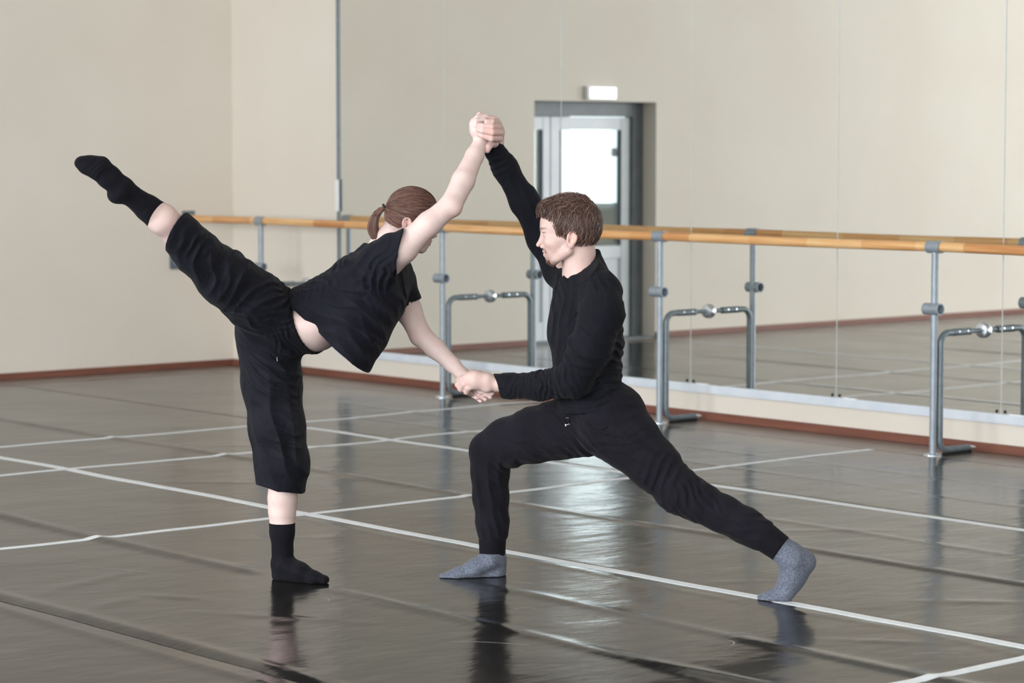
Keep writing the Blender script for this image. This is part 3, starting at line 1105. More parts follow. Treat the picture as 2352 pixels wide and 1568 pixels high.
# ------------------------------------------------------------------ heads
class Frame:
    """head frame: o ear-canal origin, f face direction, u crown direction, s the person's visible side; unit length = one profile pixel"""
    def __init__(s, o, f, u, scale):
        s.o = np.asarray(o, float)
        s.f = unit(f)
        s.u = unit(np.asarray(u) - s.f * (s.f @ np.asarray(u)))
        s.s = np.cross(s.u, s.f)
        s.k = scale

    def __call__(s, a, b, c=0.0):
        return s.o + s.k * (a * s.f + b * s.u + c * s.s)

    def ell(s, a, b, c, r, tilt=0.0):
        ct, st = math.cos(tilt), math.sin(tilt)
        f, u = s.f * ct + s.u * st, -s.f * st + s.u * ct
        return Ell(s(a, b, c), [q * s.k for q in r], (f, u, s.s))

    def cone(s, p, q, r0, r1, flat=None):
        return Cone(s(*p), s(*q), r0 * s.k, r1 * s.k, None if flat is None else (s.f * flat[0][0] + s.u * flat[0][1] + s.s * flat[0][2], flat[1]))

    def loc(s, P):
        q = (np.asarray(P) - s.o) / s.k
        return np.stack([q @ s.f, q @ s.u, q @ s.s], -1)


def add_head(g, H, male):
    k = H.k
    if male:
        g.u(H.ell(-3, 38, 0, (69, 60, 50)), 0.02)
        g.u(H.ell(-20, 22, 0, (50, 46, 47)), 0.02)
    else:
        g.u(H.ell(5, 37, 0, (60, 54, 48)), 0.02)
        g.u(H.ell(-12, 20, 0, (43, 42, 45)), 0.02)
    g.u(H.ell(26, -2, 0, (38, 46, 39)), 0.012)
    g.u(H.ell(30, 34, 0, (36, 34, 42)), 0.012)
    for c in (-1, 1):
        g.u(H.cone((4, -26, 35 * c), (36, -50 if male else -49, 12 * c), 12, 10), 0.014)
        g.u(H.ell(38, -6, 25 * c, (19, 14, 14)), 0.012)
    g.u(H.ell(39, -49, 0, (14.5 if male else 13, 13, 18 if male else 15)), 0.012)
    g.u(H.ell(43, -34, 0, (15, 16, 22)), 0.012)            # mouth barrel
    g.u(H.cone((57, 23 if male else 25, -18), (57, 23 if male else 25, 18), 9 if male else 8, 9 if male else 8), 0.012)
    # eye sockets, lids
    for c in (-1, 1):
        g.d(H.ell(67, 11, 20 * c, (12, 9, 12)), 0.010)
        g.u(H.ell(53, 11, 20 * c, (9.0, 9.0, 10)), 0.003)
        g.u(H.cone((58, 17, 29 * c), (62.5, 18, 20 * c), 2.2, 2.4), 0.003)
        g.u(H.cone((62.5, 18, 20 * c), (60, 16.5, 12 * c), 2.4, 2.0), 0.003)
        g.d(H.ell(62, 12, 20 * c, (3.2, 2.6, 8.0)), 0.0015)
    # nose
    tip = (71.5, -14) if male else (67.5, -14.5)
    g.u(H.cone((59, 19, 0), (tip[0] - 8, -2, 0), 5.5, 6.2), 0.007)
    g.u(H.cone((tip[0] - 8, -2, 0), (tip[0], tip[1], 0), 6.0, 5.3), 0.004)
    for c in (-1, 1):
        g.u(H.ell(61, -17.5, 8.5 * c, (7.2, 5.2, 4.8)), 0.004)
        g.d(H.ell(64.5, -22.5, 5.2 * c, (4.4, 2.2, 2.3)), 0.002)
    # lips
    g.u(H.cone((53, -30.5, -12), (58, -28.5, 0), 3.0, 4.2), 0.004)
    g.u(H.cone((53, -30.5, 12), (58, -28.5, 0), 3.0, 4.2), 0.003)
    g.u(H.cone((51.5, -35.5, -10), (55.5, -37.0, 0), 3.0, 4.6), 0.003)
    g.u(H.cone((51.5, -35.5, 10), (55.5, -37.0, 0), 3.0, 4.6), 0.003)
    g.d(H.cone((53, -33.0, -13), (62, -32.8, 0), 0.7, 0.9), 0.0015)
    g.d(H.cone((53, -33.0, 13), (62, -32.8, 0), 0.7, 0.9), 0.0015)
    # ears: rim, lobe, hollow, inner fold
    for c in (-1, 1):
        e = Grp()
        tilt = 0.16
        e.u(H.ell(-5, 4, 49.5 * c, (12.5, 19.5, 4.6), tilt))
        e.u(H.ell(-3, -14, 47.5 * c, (7, 6.5, 4.0)), 0.004)
        e.d(H.ell(-5.0, 5.5, 54.0 * c, (8.8, 14.2, 4.6), tilt), 0.002)
        e.u(H.cone((-9, 8, 50 * c), (-7, -8, 50.5 * c), 1.8, 2.2), 0.003)
        e.d(H.ell(-0.5, -3.5, 52 * c, (4.4, 6.0, 5.0)), 0.002)
        e.u(H.cone((5, 1, 48.5 * c), (5.0, -5, 49.0 * c), 2.6, 2.4), 0.003)
        # stand the ear away from the skull
        g.u(e, 0.004)


SK = np.array([0.80, 0.61, 0.55])


def face_colors(V, H, male, base):
    """pigment of the face: lips, brows, stubble, lash line"""
    q = H.loc(V)
    a, b, c = q[:, 0], q[:, 1], np.abs(q[:, 2])
    C = np.tile(np.asarray(base, F32), (len(V), 1))

    def mixc(w, col):
        nonlocal C
        w = np.clip(w, 0, 1)[:, None]
        C = C * (1 - w) + np.asarray(col, F32) * w

    def blob(ca, cb, cc, ra, rb, rc, p=2.0):
        return np.exp(-(((a - ca) / ra) ** 2 + ((b - cb) / rb) ** 2 + ((c - cc) / rc) ** 2) ** (p / 2))
    head = (np.abs(a) < 95) & (b > -75) & (b < 110) & (c < 70)
    mixc(blob(44, -8, 27, 16, 14, 14) * 0.35 * head, (0.80, 0.46, 0.42))
    mixc(blob(70, -13, 0, 9, 8, 9) * 0.30 * head, (0.80, 0.46, 0.42))
    mixc(blob(-6, 3, 52, 13, 20, 9) * (0.45 if male else 0.7) * head, (0.82, 0.40, 0.33))
    lip = blob(56, -32.6, 0, 9, 6.0, 13, 6) * head
    mixc(lip * (0.45 if male else 0.7), (0.62, 0.26, 0.26))
    # brow and lash line
    bc = 24 + 0.05 * (c - 20)
    brow = np.exp(-((b - bc) / 2.8) ** 4) * np.exp(-((c - 20) / 12.0) ** 6) * (a > 40) * head
    mixc(brow * 0.75, (0.16, 0.10, 0.08))
    lash = np.exp(-((b - 14.2) / 1.5) ** 2) * np.exp(-((c - 20) / 9.5) ** 6) * (a > 50) * head
    mixc(lash * 0.9, (0.07, 0.045, 0.04))
    eye = np.exp(-((b - 11.5) / 2.3) ** 4) * np.exp(-((c - 20) / 6.5) ** 6) * (a > 52) * head
    mixc(eye * 0.6, (0.35, 0.33, 0.34))
    iris = np.exp(-((b - 12) / 2.6) ** 4) * np.exp(-((c - 19) / 3.2) ** 4) * (a > 54) * head
    mixc(iris * 0.9, (0.06, 0.07, 0.08))
    if male:
        st = np.exp(-((b + 46) / 22) ** 4) * np.clip((a - 5) / 20, 0, 1) * head
        mixc(st * 0.16, (0.45, 0.30, 0.26))
        gt = blob(44, -54, 0, 26, 13, 27, 4) * head
        mixc(gt * 0.8 * np.clip((-41 - b) / 4, 0, 1), (0.20, 0.12, 0.09))
        mu = np.exp(-((b + 24.5 + 0.12 * c) / 3.8) ** 4) * np.exp(-(c / 19.0) ** 6) * (a > 42) * head
        mixc(mu * 0.65, (0.22, 0.13, 0.105))
        side = np.exp(-((b + 37) / 10) ** 4) * np.exp(-((c - 18) / 4.5) ** 2) * (a > 35) * head
        mixc(side * 0.45, (0.24, 0.15, 0.12))
        jw = np.exp(-((b + 60) / 9) ** 4) * np.clip((a - 8) / 14, 0, 1) * (c < 45) * head
        mixc(jw * 0.55, (0.22, 0.14, 0.11))
    return C


# ------------------------------------------------------------------ hair strands
def grad(node, P, e=0.0015):
    g = np.stack([node.ev((P + np.eye(3)[i] * e).astype(F32)) - node.ev((P - np.eye(3)[i] * e).astype(F32)) for i in range(3)], 1)
    return g / np.maximum(np.linalg.norm(g, axis=1), 1e-9)[:, None]


def ev_big(node, P):
    """evaluate scattered points in small clusters"""
    return node.ev(P.astype(F32))


def tubes(name, paths, radii, material, parent, tint, kind=True):
    """paths: list of (n,3) arrays -> one mesh of thin three-sided strands"""
    V, T, C = [], [], []
    o = 0
    for p, r, t in zip(paths, radii, tint):
        n = len(p)
        d = np.gradient(p, axis=0)
        d /= np.maximum(np.linalg.norm(d, axis=1), 1e-9)[:, None]
        ref = np.array([0.31, 0.53, 0.79])
        e1 = np.cross(d, ref); e1 /= np.maximum(np.linalg.norm(e1, axis=1), 1e-9)[:, None]
        e2 = np.cross(d, e1)
        rr = r * np.concatenate([np.linspace(0.8, 1, n // 2), np.linspace(1, 0.25, n - n // 2)])
        for k in range(3):
            an = 2 * math.pi * k / 3
            V.append(p + rr[:, None] * (math.cos(an) * e1 + math.sin(an) * e2))
        i = np.arange(n - 1)
        for k in range(3):
            k2 = (k + 1) % 3
            T.append(np.stack([o + k * n + i, o + k * n + i + 1, o + k2 * n + i + 1, o + k2 * n + i], 1))
        C.append(np.full((3 * n, 3), t))
        o += 3 * n
    ob = to_obj(name, np.concatenate(V), np.concatenate(T), material, parent, np.concatenate(C))
    if kind:
        ob['kind'] = 'stuff'
    return ob


def strands(cap, V, flow, count, steps, step, lift, seed, H, curl=0.0, jit=0.15):
    """grow strands over the hair cap from random cap vertices along a flow field"""
    r = np.random.RandomState(seed)
    idx = r.choice(len(V), count)
    P = V[idx].copy()
    ph = r.rand(count) * 6.28
    ls = lift * (0.3 + r.rand(count))
    L = [P.copy()]
    J = r.randn(count, 3) * jit
    for s_ in range(steps):
        f = flow(H.loc(P)) + J
        w = f[:, :1] * H.f + f[:, 1:2] * H.u + f[:, 2:3] * H.s
        g = grad(cap, P)
        w = w - g * np.einsum('ij,ij->i', w, g)[:, None]
        w /= np.maximum(np.linalg.norm(w, axis=1), 1e-9)[:, None]
        if curl:
            side = np.cross(g, w)
            w = w + side * (curl * np.sin(ph + s_ * 1.1))[:, None]
        P = P + w * step
        d = cap.ev(P.astype(F32))
        g = grad(cap, P)
        P = P + g * (ls * math.sin(math.pi * (s_ + 1) / (steps + 0.6)) - d)[:, None]
        L.append(P.copy())
    A = np.stack(L, 1)
    return [A[i] for i in range(count)], r


def PR(*q):
    """[(px, py, F, radius_px)...] -> points, radii in metres"""
    return [at(a, b, c) for a, b, c, r in q], [r * c / FPX for a, b, c, r in q]


def limb(g, q, k=0.02, flat=None):
    p, r = PR(*q)
    for i in range(len(p) - 1):
        g.u(Cone(p[i], p[i + 1], r[i], r[i + 1], flat), k if g.items else 0.0)
    return g


def dirn(a, b):
    return unit(np.asarray(b) - np.asarray(a))


def vec(r, u, f=0.0):
    """direction: right, up, away from the camera"""
    return unit(HR * r + UP * u + HF * f)


def fingers(g, lists, k=0.0035):
    for q in lists:
        p, r = PR(*q)
        f = Grp()
        for i in range(len(p) - 1):
            f.u(Cone(p[i], p[i + 1], r[i], r[i + 1]), 0.002 if i else 0.0)
        g.u(f, k)


def strap(name, pts, r, m, parent, n=8):
    return MB().tube(pts, r, n).build(name, m, parent, smooth=60)


def finish_body(g, garments, parent, colors):
    V, Q = polygonise(g, H_BODY, tidy=False)
    V = smooth_mesh(V, Q, 1, 0.5)
    V, T = coarsen(V, Q, inside_clothes(V, garments), 0.010)
    return to_obj('body', V, T, M['skin'], parent, colors(V))


def finish(name, g, h, material, parent, sm=1, colors=None):
    V, Q = polygonise(g, h)
    if sm:
        V = smooth_mesh(V, Q, sm, 0.5)
    C = colors(V) if colors else None
    return to_obj(name, V, Q, material, parent, C), V, Q


H_BODY, H_CLOTH = 0.0025, 0.0034
GROUND = 0.0048

# ================================================================== the woman
W = tag(empty('person', tuple(at(670, 1330, 9.0) * [1, 1, 0])),
        'dancer in cropped black tee and culottes balancing on one leg, other leg lifted behind', 'person')
wl_ = unit(HF * 0.97 + HR * 0.05 - UP * 0.10)         # her shoulder to shoulder axis
HW = Frame(at(938, 518, 8.95), vec(0.989, -0.148, 0.06), UP, 0.95 * 8.95 / FPX)

gb = Grp()
limb(gb, [(628, 758, 9.0, 60), (725, 748, 8.99, 55), (815, 690, 8.98, 60), (862, 632, 8.97, 52)], 0.03, (wl_, 0.66))
limb(gb, [(880, 605, 8.87, 36), (912, 640, 9.1, 34)], 0.03)
limb(gb, [(862, 598, 8.97, 38), (885, 560, 8.96, 31), (912, 525, 8.95, 31)], 0.02)
# near (right) arm, raised
limb(gb, [(890, 597, 8.84, 40), (925, 570, 8.79, 33), (985, 514, 8.78, 26.5), (1036, 471, 8.80, 25)], 0.02)
limb(gb, [(1036, 471, 8.80, 25.5), (1064, 415, 8.86, 26), (1090, 358, 8.93, 20.5), (1106, 322, 8.97, 16.5)], 0.012)
gb.u(Ell(at(1044, 480, 8.79), (0.021, 0.021, 0.021)), 0.015)
# far (left) arm, down
limb(gb, [(912, 650, 9.10, 36), (938, 712, 9.12, 29), (966, 770, 9.12, 25)], 0.02)
limb(gb, [(966, 770, 9.12, 25), (1000, 800, 9.10, 23), (1040, 838, 9.05, 17.5), (1064, 862, 9.00, 15.5)], 0.012)
# standing (left) leg
limb(gb, [(618, 800, 9.03, 52), (636, 920, 9.02, 44), (650, 1040, 9.0, 34), (651, 1105, 9.0, 34), (649, 1145, 9.0, 32.8), (648, 1175, 9.0, 30.3), (648, 1205, 9.0, 26.5), (648, 1230, 9.0, 23), (648, 1265, 9.0, 19), (645, 1290, 9.01, 19)], 0.015)
limb(gb, [(645, 1300, 9.01, 17), (690, 1316, 8.97, 13), (735, 1328, 8.93, 7)], 0.015, (wl_, 0.7))
# lifted (right) leg
limb(gb, [(612, 722, 8.93, 48), (530, 652, 8.80, 40), (452, 578, 8.69, 36), (408, 533, 8.61, 35.5), (372, 502, 8.56, 34.5), (340, 478, 8.53, 28), (296, 445, 8.48, 21), (280, 436, 8.46, 19)], 0.015)
limb(gb, [(270, 440, 8.46, 16), (230, 400, 8.42, 15), (192, 374, 8.39, 8)], 0.015, (wl_, 0.75))
# raised hand: back of the hand to the left, fingers closed over his hand
limb(gb, [(1105, 318, 8.97, 15.5), (1098, 300, 8.97, 17.5), (1096, 286, 8.97, 18.5)], 0.012, (wl_, 0.72))
fingers(gb, [
    [(1093, 288, 8.935, 6.5), (1094, 277, 8.935, 6.3), (1112, 275, 8.945, 5.8), (1128, 281, 8.98, 5.4)],
    [(1093, 284, 8.955, 7.0), (1096, 271, 8.955, 6.8), (1116, 269, 8.965, 6.2), (1134, 274, 8.98, 5.6), (1141, 280, 9.0, 5.2)],
    [(1094, 283, 8.98, 7.0), (1099, 268, 8.98, 6.8), (1121, 268, 8.985, 6.2), (1140, 273, 9.0, 5.8), (1147, 284, 9.02, 5.2)],
    [(1096, 282, 9.005, 6.8), (1100, 265, 9.01, 6.0), (1101, 261, 9.01, 5.0)],
    [(1104, 312, 9.0, 8.0), (1112, 298, 9.03, 7.4), (1124, 288, 9.04, 6.4), (1134, 282, 9.05, 5.4)]])
# lowered hand, under his
limb(gb, [(1064, 862, 9.0, 15), (1078, 876, 8.965, 16), (1090, 886, 8.945, 16)], 0.012, (wl_, 0.72))
fingers(gb, [
    [(1092, 890, 8.915, 6.6), (1104, 900, 8.905, 6.4), (1122, 898, 8.90, 6.0), (1131, 903, 8.90, 5.2)],
    [(1090, 893, 8.93, 6.6), (1100, 906, 8.915, 6.4), (1118, 905, 8.905, 6.0), (1126, 912, 8.905, 5.2)],
    [(1086, 894, 8.945, 6.6), (1094, 911, 8.93, 6.4), (1107, 910, 8.915, 5.8), (1115, 917, 8.915, 5.0)],
    [(1083, 892, 8.96, 6.2), (1088, 908, 8.95, 6.0), (1097, 914, 8.935, 5.4), (1104, 921, 8.93, 4.6)],
    [(1072, 872, 8.94, 8.0), (1084, 868, 8.91, 7.2), (1098, 872, 8.885, 6.4)]])
add_head(gb, HW, False)


def wcol(V):
    C = face_colors(V, HW, False, (0.64, 0.505, 0.475))
    q = HW.loc(V)                                   # fine short hair on the nape
    w = np.clip((8 - q[:, 0]) / 14, 0, 1) * np.clip((q[:, 1] + 30) / 26, 0, 1) * (np.abs(q[:, 2]) < 60) * (q[:, 1] < 40) * (q[:, 0] > -80)
    w = (w * 0.6 * (0.6 + 0.6 * noise3((q * np.array([0.06, 0.5, 0.5])).astype(F32))))[:, None]
    C = C * (1 - w) + np.array([0.20, 0.135, 0.115]) * w
    for (p, r, a) in ((at(1046, 488, 8.79), 0.03, 0.30), (at(1100, 262, 9.0), 0.012, 0.6), (at(1112, 912, 8.92), 0.035, 0.40),
                      (at(395, 515, 8.55), 0.05, 0.22), (at(962, 765, 9.1), 0.03, 0.2), (at(1130, 272, 8.97), 0.022, 0.35)):
        d2 = ((V - p) ** 2).sum(1) / r ** 2
        w = (a * np.exp(-d2))[:, None]
        C = C * (1 - w) + np.array([0.80, 0.40, 0.36]) * w
    return C



# T-shirt
t = Grp()
tor = Grp()
limb(tor, [(700, 705, 8.99, 52), (765, 690, 8.99, 62), (832, 655, 8.98, 72), (872, 622, 8.97, 60)], 0.03, (wl_, 0.62))
limb(tor, [(740, 720, 8.98, 58), (815, 735, 8.97, 74), (870, 690, 8.98, 62)], 0.04, (wl_, 0.64))
limb(tor, [(889, 668, 8.99, 45), (846, 772, 8.96, 40), (800, 890, 8.94, 28)], 0.03, (wl_, 0.42))
limb(tor, [(845, 650, 8.98, 60), (790, 790, 8.95, 50)], 0.05, (wl_, 0.55))
limb(tor, [(852, 582, 8.95, 22), (890, 582, 8.88, 30)], 0.03)
limb(tor, [(862, 590, 8.97, 36), (910, 620, 9.05, 34)], 0.03)
limb(tor, [(882, 606, 8.88, 41), (912, 645, 9.11, 43)], 0.03)
t.u(tor)
sl = Grp()
limb(sl, [(872, 606, 8.86, 54), (905, 588, 8.82, 50), (945, 566, 8.77, 47)], 0.02)
sl.x(Half(at(917, 584, 8.8), vec(0.965, -0.22, -0.05)))
t.u(sl, 0.02)
sl2 = Grp()
limb(sl2, [(908, 646, 9.10, 44), (927, 690, 9.12, 38), (952, 742, 9.13, 35)], 0.02)
sl2.x(Half(at(934, 701, 9.11), vec(0.42, -0.9)))
t.u(sl2, 0.02)
ax_arm = vec(0.78, 0.62)
ax_spine = vec(0.88, 0.45)
t.fold(at(885, 590, 8.8), 0.07, vec(0.80, -0.55), 0.034, 0.013, 0.8, 1.2)
t.fold(at(890, 640, 8.8), 0.07, vec(0.9, 0.1), 0.030, 0.013, 0.9, 1.2)
t.fold(at(840, 610, 8.85), 0.08, vec(0.7, -0.7), 0.034, 0.012, 0.9, 1.2)
t.fold(at(770, 645, 8.9), 0.09, ax_spine, 0.030, 0.012, 0.9, 1.2)
t.fold(at(715, 680, 8.9), 0.06, vec(0.75, 0.6), 0.021, 0.011, 0.9, 1.2)
t.fold(at(790, 705, 8.85), 0.12, vec(0.25, 0.95), 0.055, 0.012, 0.6, 1.2)
t.fold(at(850, 730, 8.8), 0.13, vec(0.60, 0.78), 0.065, 0.012, 0.8, 1.2)
t.fold(at(850, 790, 8.85), 0.10, vec(0.9, 0.3), 0.05, 0.010, 0.7, 1.2)
t.fold(at(915, 670, 8.9), 0.07, vec(0.97, 0.2), 0.026, 0.010, 0.5, 1.2)
cav = Grp(tor)
cav.off = -0.0085
cav.x(Half(at(760, 778, 8.95) + vec(-0.665, -0.745, 0.03) * -0.06, -vec(-0.665, -0.745, 0.03)))
t.cuts = [(Half(at(760, 778, 8.95), vec(-0.665, -0.745, 0.03)), 0), ]
# neck opening, arm holes and the hollow above the hem
nk = Grp(); limb(nk, [(866, 590, 8.97, 41), (905, 530, 8.95, 40)], 0)
class Not:
    def __init__(s, n): s.n = n
    def ev(s, P): return -s.n.ev(P)
t.cuts.append((Not(nk), 0))
t.cuts.append((Not(cav), 0))
for (c, n_v, ra) in ((at(917, 584, 8.8), vec(0.965, -0.22, -0.05), [(890, 597, 8.84, 41), (990, 515, 8.78, 41)]),
                     (at(934, 701, 9.11), vec(0.42, -0.9), [(912, 655, 9.1, 32), (960, 760, 9.12, 32)])):
    q = Grp(); limb(q, ra, 0)
    q.x(Half(c - n_v * 0.05, -n_v))
    t.cuts.append((Not(q), 0))
tee, _, _ = finish('t_shirt', t, H_CLOTH, M['tee'], W)
tee['label'] = 'loose cropped black T-shirt'

# culottes
c_ = Grp()
limb(c_, [(602, 752, 9.0, 62), (650, 752, 9.0, 66), (712, 748, 8.99, 64)], 0.02, (wl_, 0.70))
limb(c_, [(618, 790, 9.02, 74), (624, 880, 9.02, 67), (638, 980, 9.0, 62), (649, 1060, 9.0, 60), (643, 1150, 9.0, 56)], 0.03, (wl_, 0.88))
q = Grp()
limb(q, [(622, 716, 8.93, 70), (585, 690, 8.88, 68), (515, 636, 8.78, 62), (450, 578, 8.69, 50), (398, 522, 8.61, 45)], 0.03, (wl_, 0.9))
limb(q, [(470, 594, 8.71, 46), (415, 539, 8.62, 44), (385, 512, 8.58, 43)], 0.02)
q.x(Half(at(409, 526, 8.62), vec(-0.86, 0.50, 0.10)))
c_.u(q, 0.022)
c_.x(Half(at(642, 1119, 9.0), vec(-0.2, -0.98)))
c_.x(Half(at(706, 749, 8.99), vec(0.954, 0.30, -0.26)))
legdir = vec(-0.75, 0.62)
c_.fold(at(445, 555, 8.58), 0.06, vec(-0.85, 0.45), 0.036, 0.013, 0.8, 1.2)
c_.fold(at(485, 610, 8.62), 0.10, vec(0.93, -0.20), 0.046, 0.018, 0.7, 1.2)
c_.fold(at(560, 645, 8.75), 0.11, vec(0.80, -0.45), 0.050, 0.015, 0.7, 1.2)
c_.fold(at(560, 728, 8.8), 0.08, vec(0.45, 0.9), 0.030, 0.014, 0.8, 1.2)
c_.fold(at(660, 690, 8.85), 0.09, vec(-0.25, 0.95), 0.028, 0.012, 0.8, 1.2)
c_.fold(at(680, 800, 8.85), 0.07, vec(0.95, 0.25), 0.022, 0.012, 1.0, 1.2)
c_.fold(at(620, 840, 8.88), 0.12, vec(0.6, 0.8), 0.044, 0.013, 0.9, 1.2)
c_.fold(at(680, 880, 8.9), 0.08, vec(0.35, 0.93), 0.030, 0.012, 0.9, 1.2)
c_.fold(at(650, 1010, 8.9), 0.17, vec(0.95, 0.2), 0.065, 0.015, 0.7, 1.2)
c_.fold(at(690, 1030, 8.9), 0.09, vec(0.45, 0.9), 0.05, 0.011, 0.9, 1.2)
cul, _, _ = finish('culottes', c_, H_CLOTH, M['culotte'], W)
cul['label'] = 'wide black mid-calf culottes'
# waistband: gathered elastic ring
wbn = Grp()
wn = vec(0.954, 0.30, -0.26)
wc = at(706, 749, 8.99)
limb(wbn, [(690, 749, 8.99, 65.5), (725, 748, 8.99, 65)], 0, (wl_, 0.70))
wbn.x(Half(wc + wn * 0.008, wn))
wbn.x(Half(wc - wn * 0.028, -wn))
wbn.fold(wc, 0.2, vec(0.25, -0.9, 0.3), 0.016, 0.003, 0.5)
wh = Grp(); limb(wh, [(690, 749, 8.99, 61), (740, 748, 8.99, 61)], 0, (wl_, 0.70))
wbn.cuts.append((Not(wh), 0))
wo, _, _ = finish('waistband', wbn, H_CLOTH, M['rib'], cul)
strap('zip_pull', [at(636, 820, 8.87), at(637, 829, 8.872)], 0.0016, M['zip'], cul)
# socks
s1 = Grp()
limb(s1, [(648, 1188, 9.0, 32), (648, 1222, 9.0, 28.5), (649, 1265, 9.0, 24), (648, 1285, 9.005, 24)], 0.01)
limb(s1, [(646, 1300, 9.01, 23.5), (647, 1318, 9.015, 23)], 0.02, (wl_, 0.85))
limb(s1, [(655, 1295, 9.0, 23), (690, 1312, 8.97, 20), (722, 1326, 8.94, 14), (746, 1331, 8.92, 10.5)], 0.015, (wl_, 0.55))
limb(s1, [(646, 1325, 9.015, 16), (720, 1332, 8.945, 12)], 0.015, (wl_, 0.5))
s1.x(Half(np.array([0, 0, GROUND]), -UP), 0.004)
s1.x(Half(at(648, 1200, 9.0), UP))
s1.fold(at(662, 1290, 8.9), 0.03, vec(0.5, 0.85), 0.012, 0.003, 0.5)
ob, _, _ = finish('sock', s1, 0.0026, M['blacksock'], W)
s2 = Grp()
limb(s2, [(385, 512, 8.57, 38.5), (340, 478, 8.53, 30), (300, 448, 8.48, 24), (282, 436, 8.46, 24)], 0.01)
limb(s2, [(268, 446, 8.46, 22), (282, 436, 8.46, 24)], 0.02)
limb(s2, [(278, 432, 8.45, 22.5), (250, 406, 8.43, 21), (226, 385, 8.41, 22), (202, 378, 8.40, 18), (185, 372, 8.39, 12.5)], 0.015, (vec(0.5, 0.5, 0.7), 0.75))
s2.x(Half(at(360, 491, 8.545), vec(0.83, -0.54, -0.12)))
s2.fold(at(228, 385, 8.35), 0.045, vec(-0.6, 0.8), 0.018, 0.004, 0.8)
ob2, _, _ = finish('sock', s2, 0.0026, M['blacksock'], W)

body_w = finish_body(gb, [t, c_, s1, s2], W, wcol)

# hair: swept back to a tie
hc = Grp()
hc.u(HW.ell(4.5, 38.5, 0, (63, 56.5, 51)))
hc.u(HW.ell(-13, 20, 0, (45, 46, 47.5)), 0.02)
hc.d(HW.ell(62, -14, 0, (40, 62, 80), 0.30), 0.01)
hc.d(HW.ell(66, 30, 0, (20, 30, 36)), 0.008)
hc.d(HW.ell(6, -30, 0, (34, 40, 90), -0.25), 0.01)
hc.d(HW.ell(-40, -52, 0, (60, 30, 90), 0.45), 0.01)
hc.off = 0.0
V, Q = polygonise(hc, 0.003)
V = smooth_mesh(V, Q, 2, 0.5)
hl = HW.loc(V)
tt = np.clip(0.25 + 0.45 * noise3((hl * np.array([0.03, 0.12, 0.12])).astype(F32) + 5)[:, None] * np.ones((1, 3)), 0, 1)
hair_w = to_obj('hair', V, Q, M['hair_w'], W, tt)
TIE = np.array([-57.0, 33.0, 0.0])


def flow_w(q):
    d = TIE + np.array([-4, 0, 0]) - q
    return d / np.maximum(np.linalg.norm(d, axis=1), 1e-6)[:, None]


paths, r_ = strands(hc, V, flow_w, 2600, 9, 0.0085, 0.0016, 3, HW, 0.0, 0.06)
tubes('strand', paths, r_.uniform(0.0005, 0.0010, len(paths)), M['hair_w'], hair_w, r_.rand(len(paths)) ** 1.2)
# ponytail
pc = [at(887, 477, 8.95), at(872, 482, 8.95), at(860, 500, 8.95), at(856, 522, 8.95), at(860, 542, 8.94), at(872, 556, 8.94)]
pr_ = [7.5, 8, 9.5, 12.5, 13.5, 10]
pg = Grp()
for i in range(5):
    pg.u(Cone(pc[i], pc[i + 1], pr_[i] * HW.k * 0.7, pr_[i + 1] * HW.k * 0.7), 0.004 if i else 0)
V, Q = polygonise(pg, 0.003)
pt = to_obj('ponytail', V, Q, M['hair_w'], hair_w, np.clip(0.2 + 0.4 * noise3((HW.loc(V) * 0.15).astype(F32) + 3)[:, None] * np.ones((1, 3)), 0, 1))
r_ = np.random.RandomState(8)
cs = np.array(pc)
tt = np.linspace(0, 1, 6)
fine = np.linspace(0, 1, 14)
spl = np.stack([np.interp(fine, tt, cs[:, i]) for i in range(3)], 1)
for _ in range(1):
    spl[1:-1] = 0.25 * spl[:-2] + 0.5 * spl[1:-1] + 0.25 * spl[2:]
rad_f = np.interp(fine, tt, np.array(pr_)) * HW.k
paths = []
for i in range(700):
    an = r_.rand() * 6.28; rr = 0.62 + 0.52 * r_.rand()
    e1, e2 = HW.s, unit(np.cross(HW.s, spl[-1] - spl[0]))
    end = r_.uniform(0.9, 1.2)
    off = (math.cos(an) * e1 + math.sin(an) * e2)
    p = spl + off * (rad_f * rr)[:, None]
    n = max(6, int(14 * min(end, 1)))
    p = p[:n]
    if end > 1:
        p = np.vstack([p, p[-1] + (p[-1] - p[-2]) * 0.6])
    paths.append(p)
tubes('strand', paths, r_.uniform(0.0006, 0.0011, len(paths)), M['hair_w'], hair_w, 0.25 + 0.75 * r_.rand(len(paths)))
tc_ = at(883, 478, 8.95)
ta = dirn(at(887, 477, 8.95), at(872, 482, 8.95))
tb = unit(np.cross(ta, HF)); td = np.cross(ta, tb)
MB().tube([tc_ + 0.0125 * (math.cos(a) * tb + math.sin(a) * td) for a in np.linspace(0, 2 * math.pi, 25)], 0.0042, 10, caps=False).build('hair_tie', M['tie'], hair_w, smooth=60)
# loose wisps at the brow and nape
paths = []
for i in range(26):
    a0 = np.array([44 + r_.rand() * 14, 62 - r_.rand() * 12, -30 + 50 * r_.rand()])
    p = [HW(*(a0 + np.array([9 * s_ / 5.0 + 3 * math.sin(s_ * .8), -30 * (s_ / 5.0) ** 1.3 * (0.6 + 0.6 * r_.rand()), 0]))) for s_ in range(6)]
    paths.append(np.array(p))
tubes('wisp', paths, [0.00035] * len(paths), M['hair_w'], hair_w, 0.2 + 0.4 * r_.rand(len(paths)))

# ================================================================== the man
MN = tag(empty('person', tuple(at(1350, 1340, 8.85) * [1, 1, 0])),
         'dancer in long-sleeved black top and joggers lunging low in grey socks, holding both partner hands', 'person')
ml = unit(HR * 0.16 - HF * 0.37 - UP * 0.10)          # his shoulder to shoulder axis
HM = Frame(at(1308, 548, 8.85), -HR, UP, 8.85 / FPX)

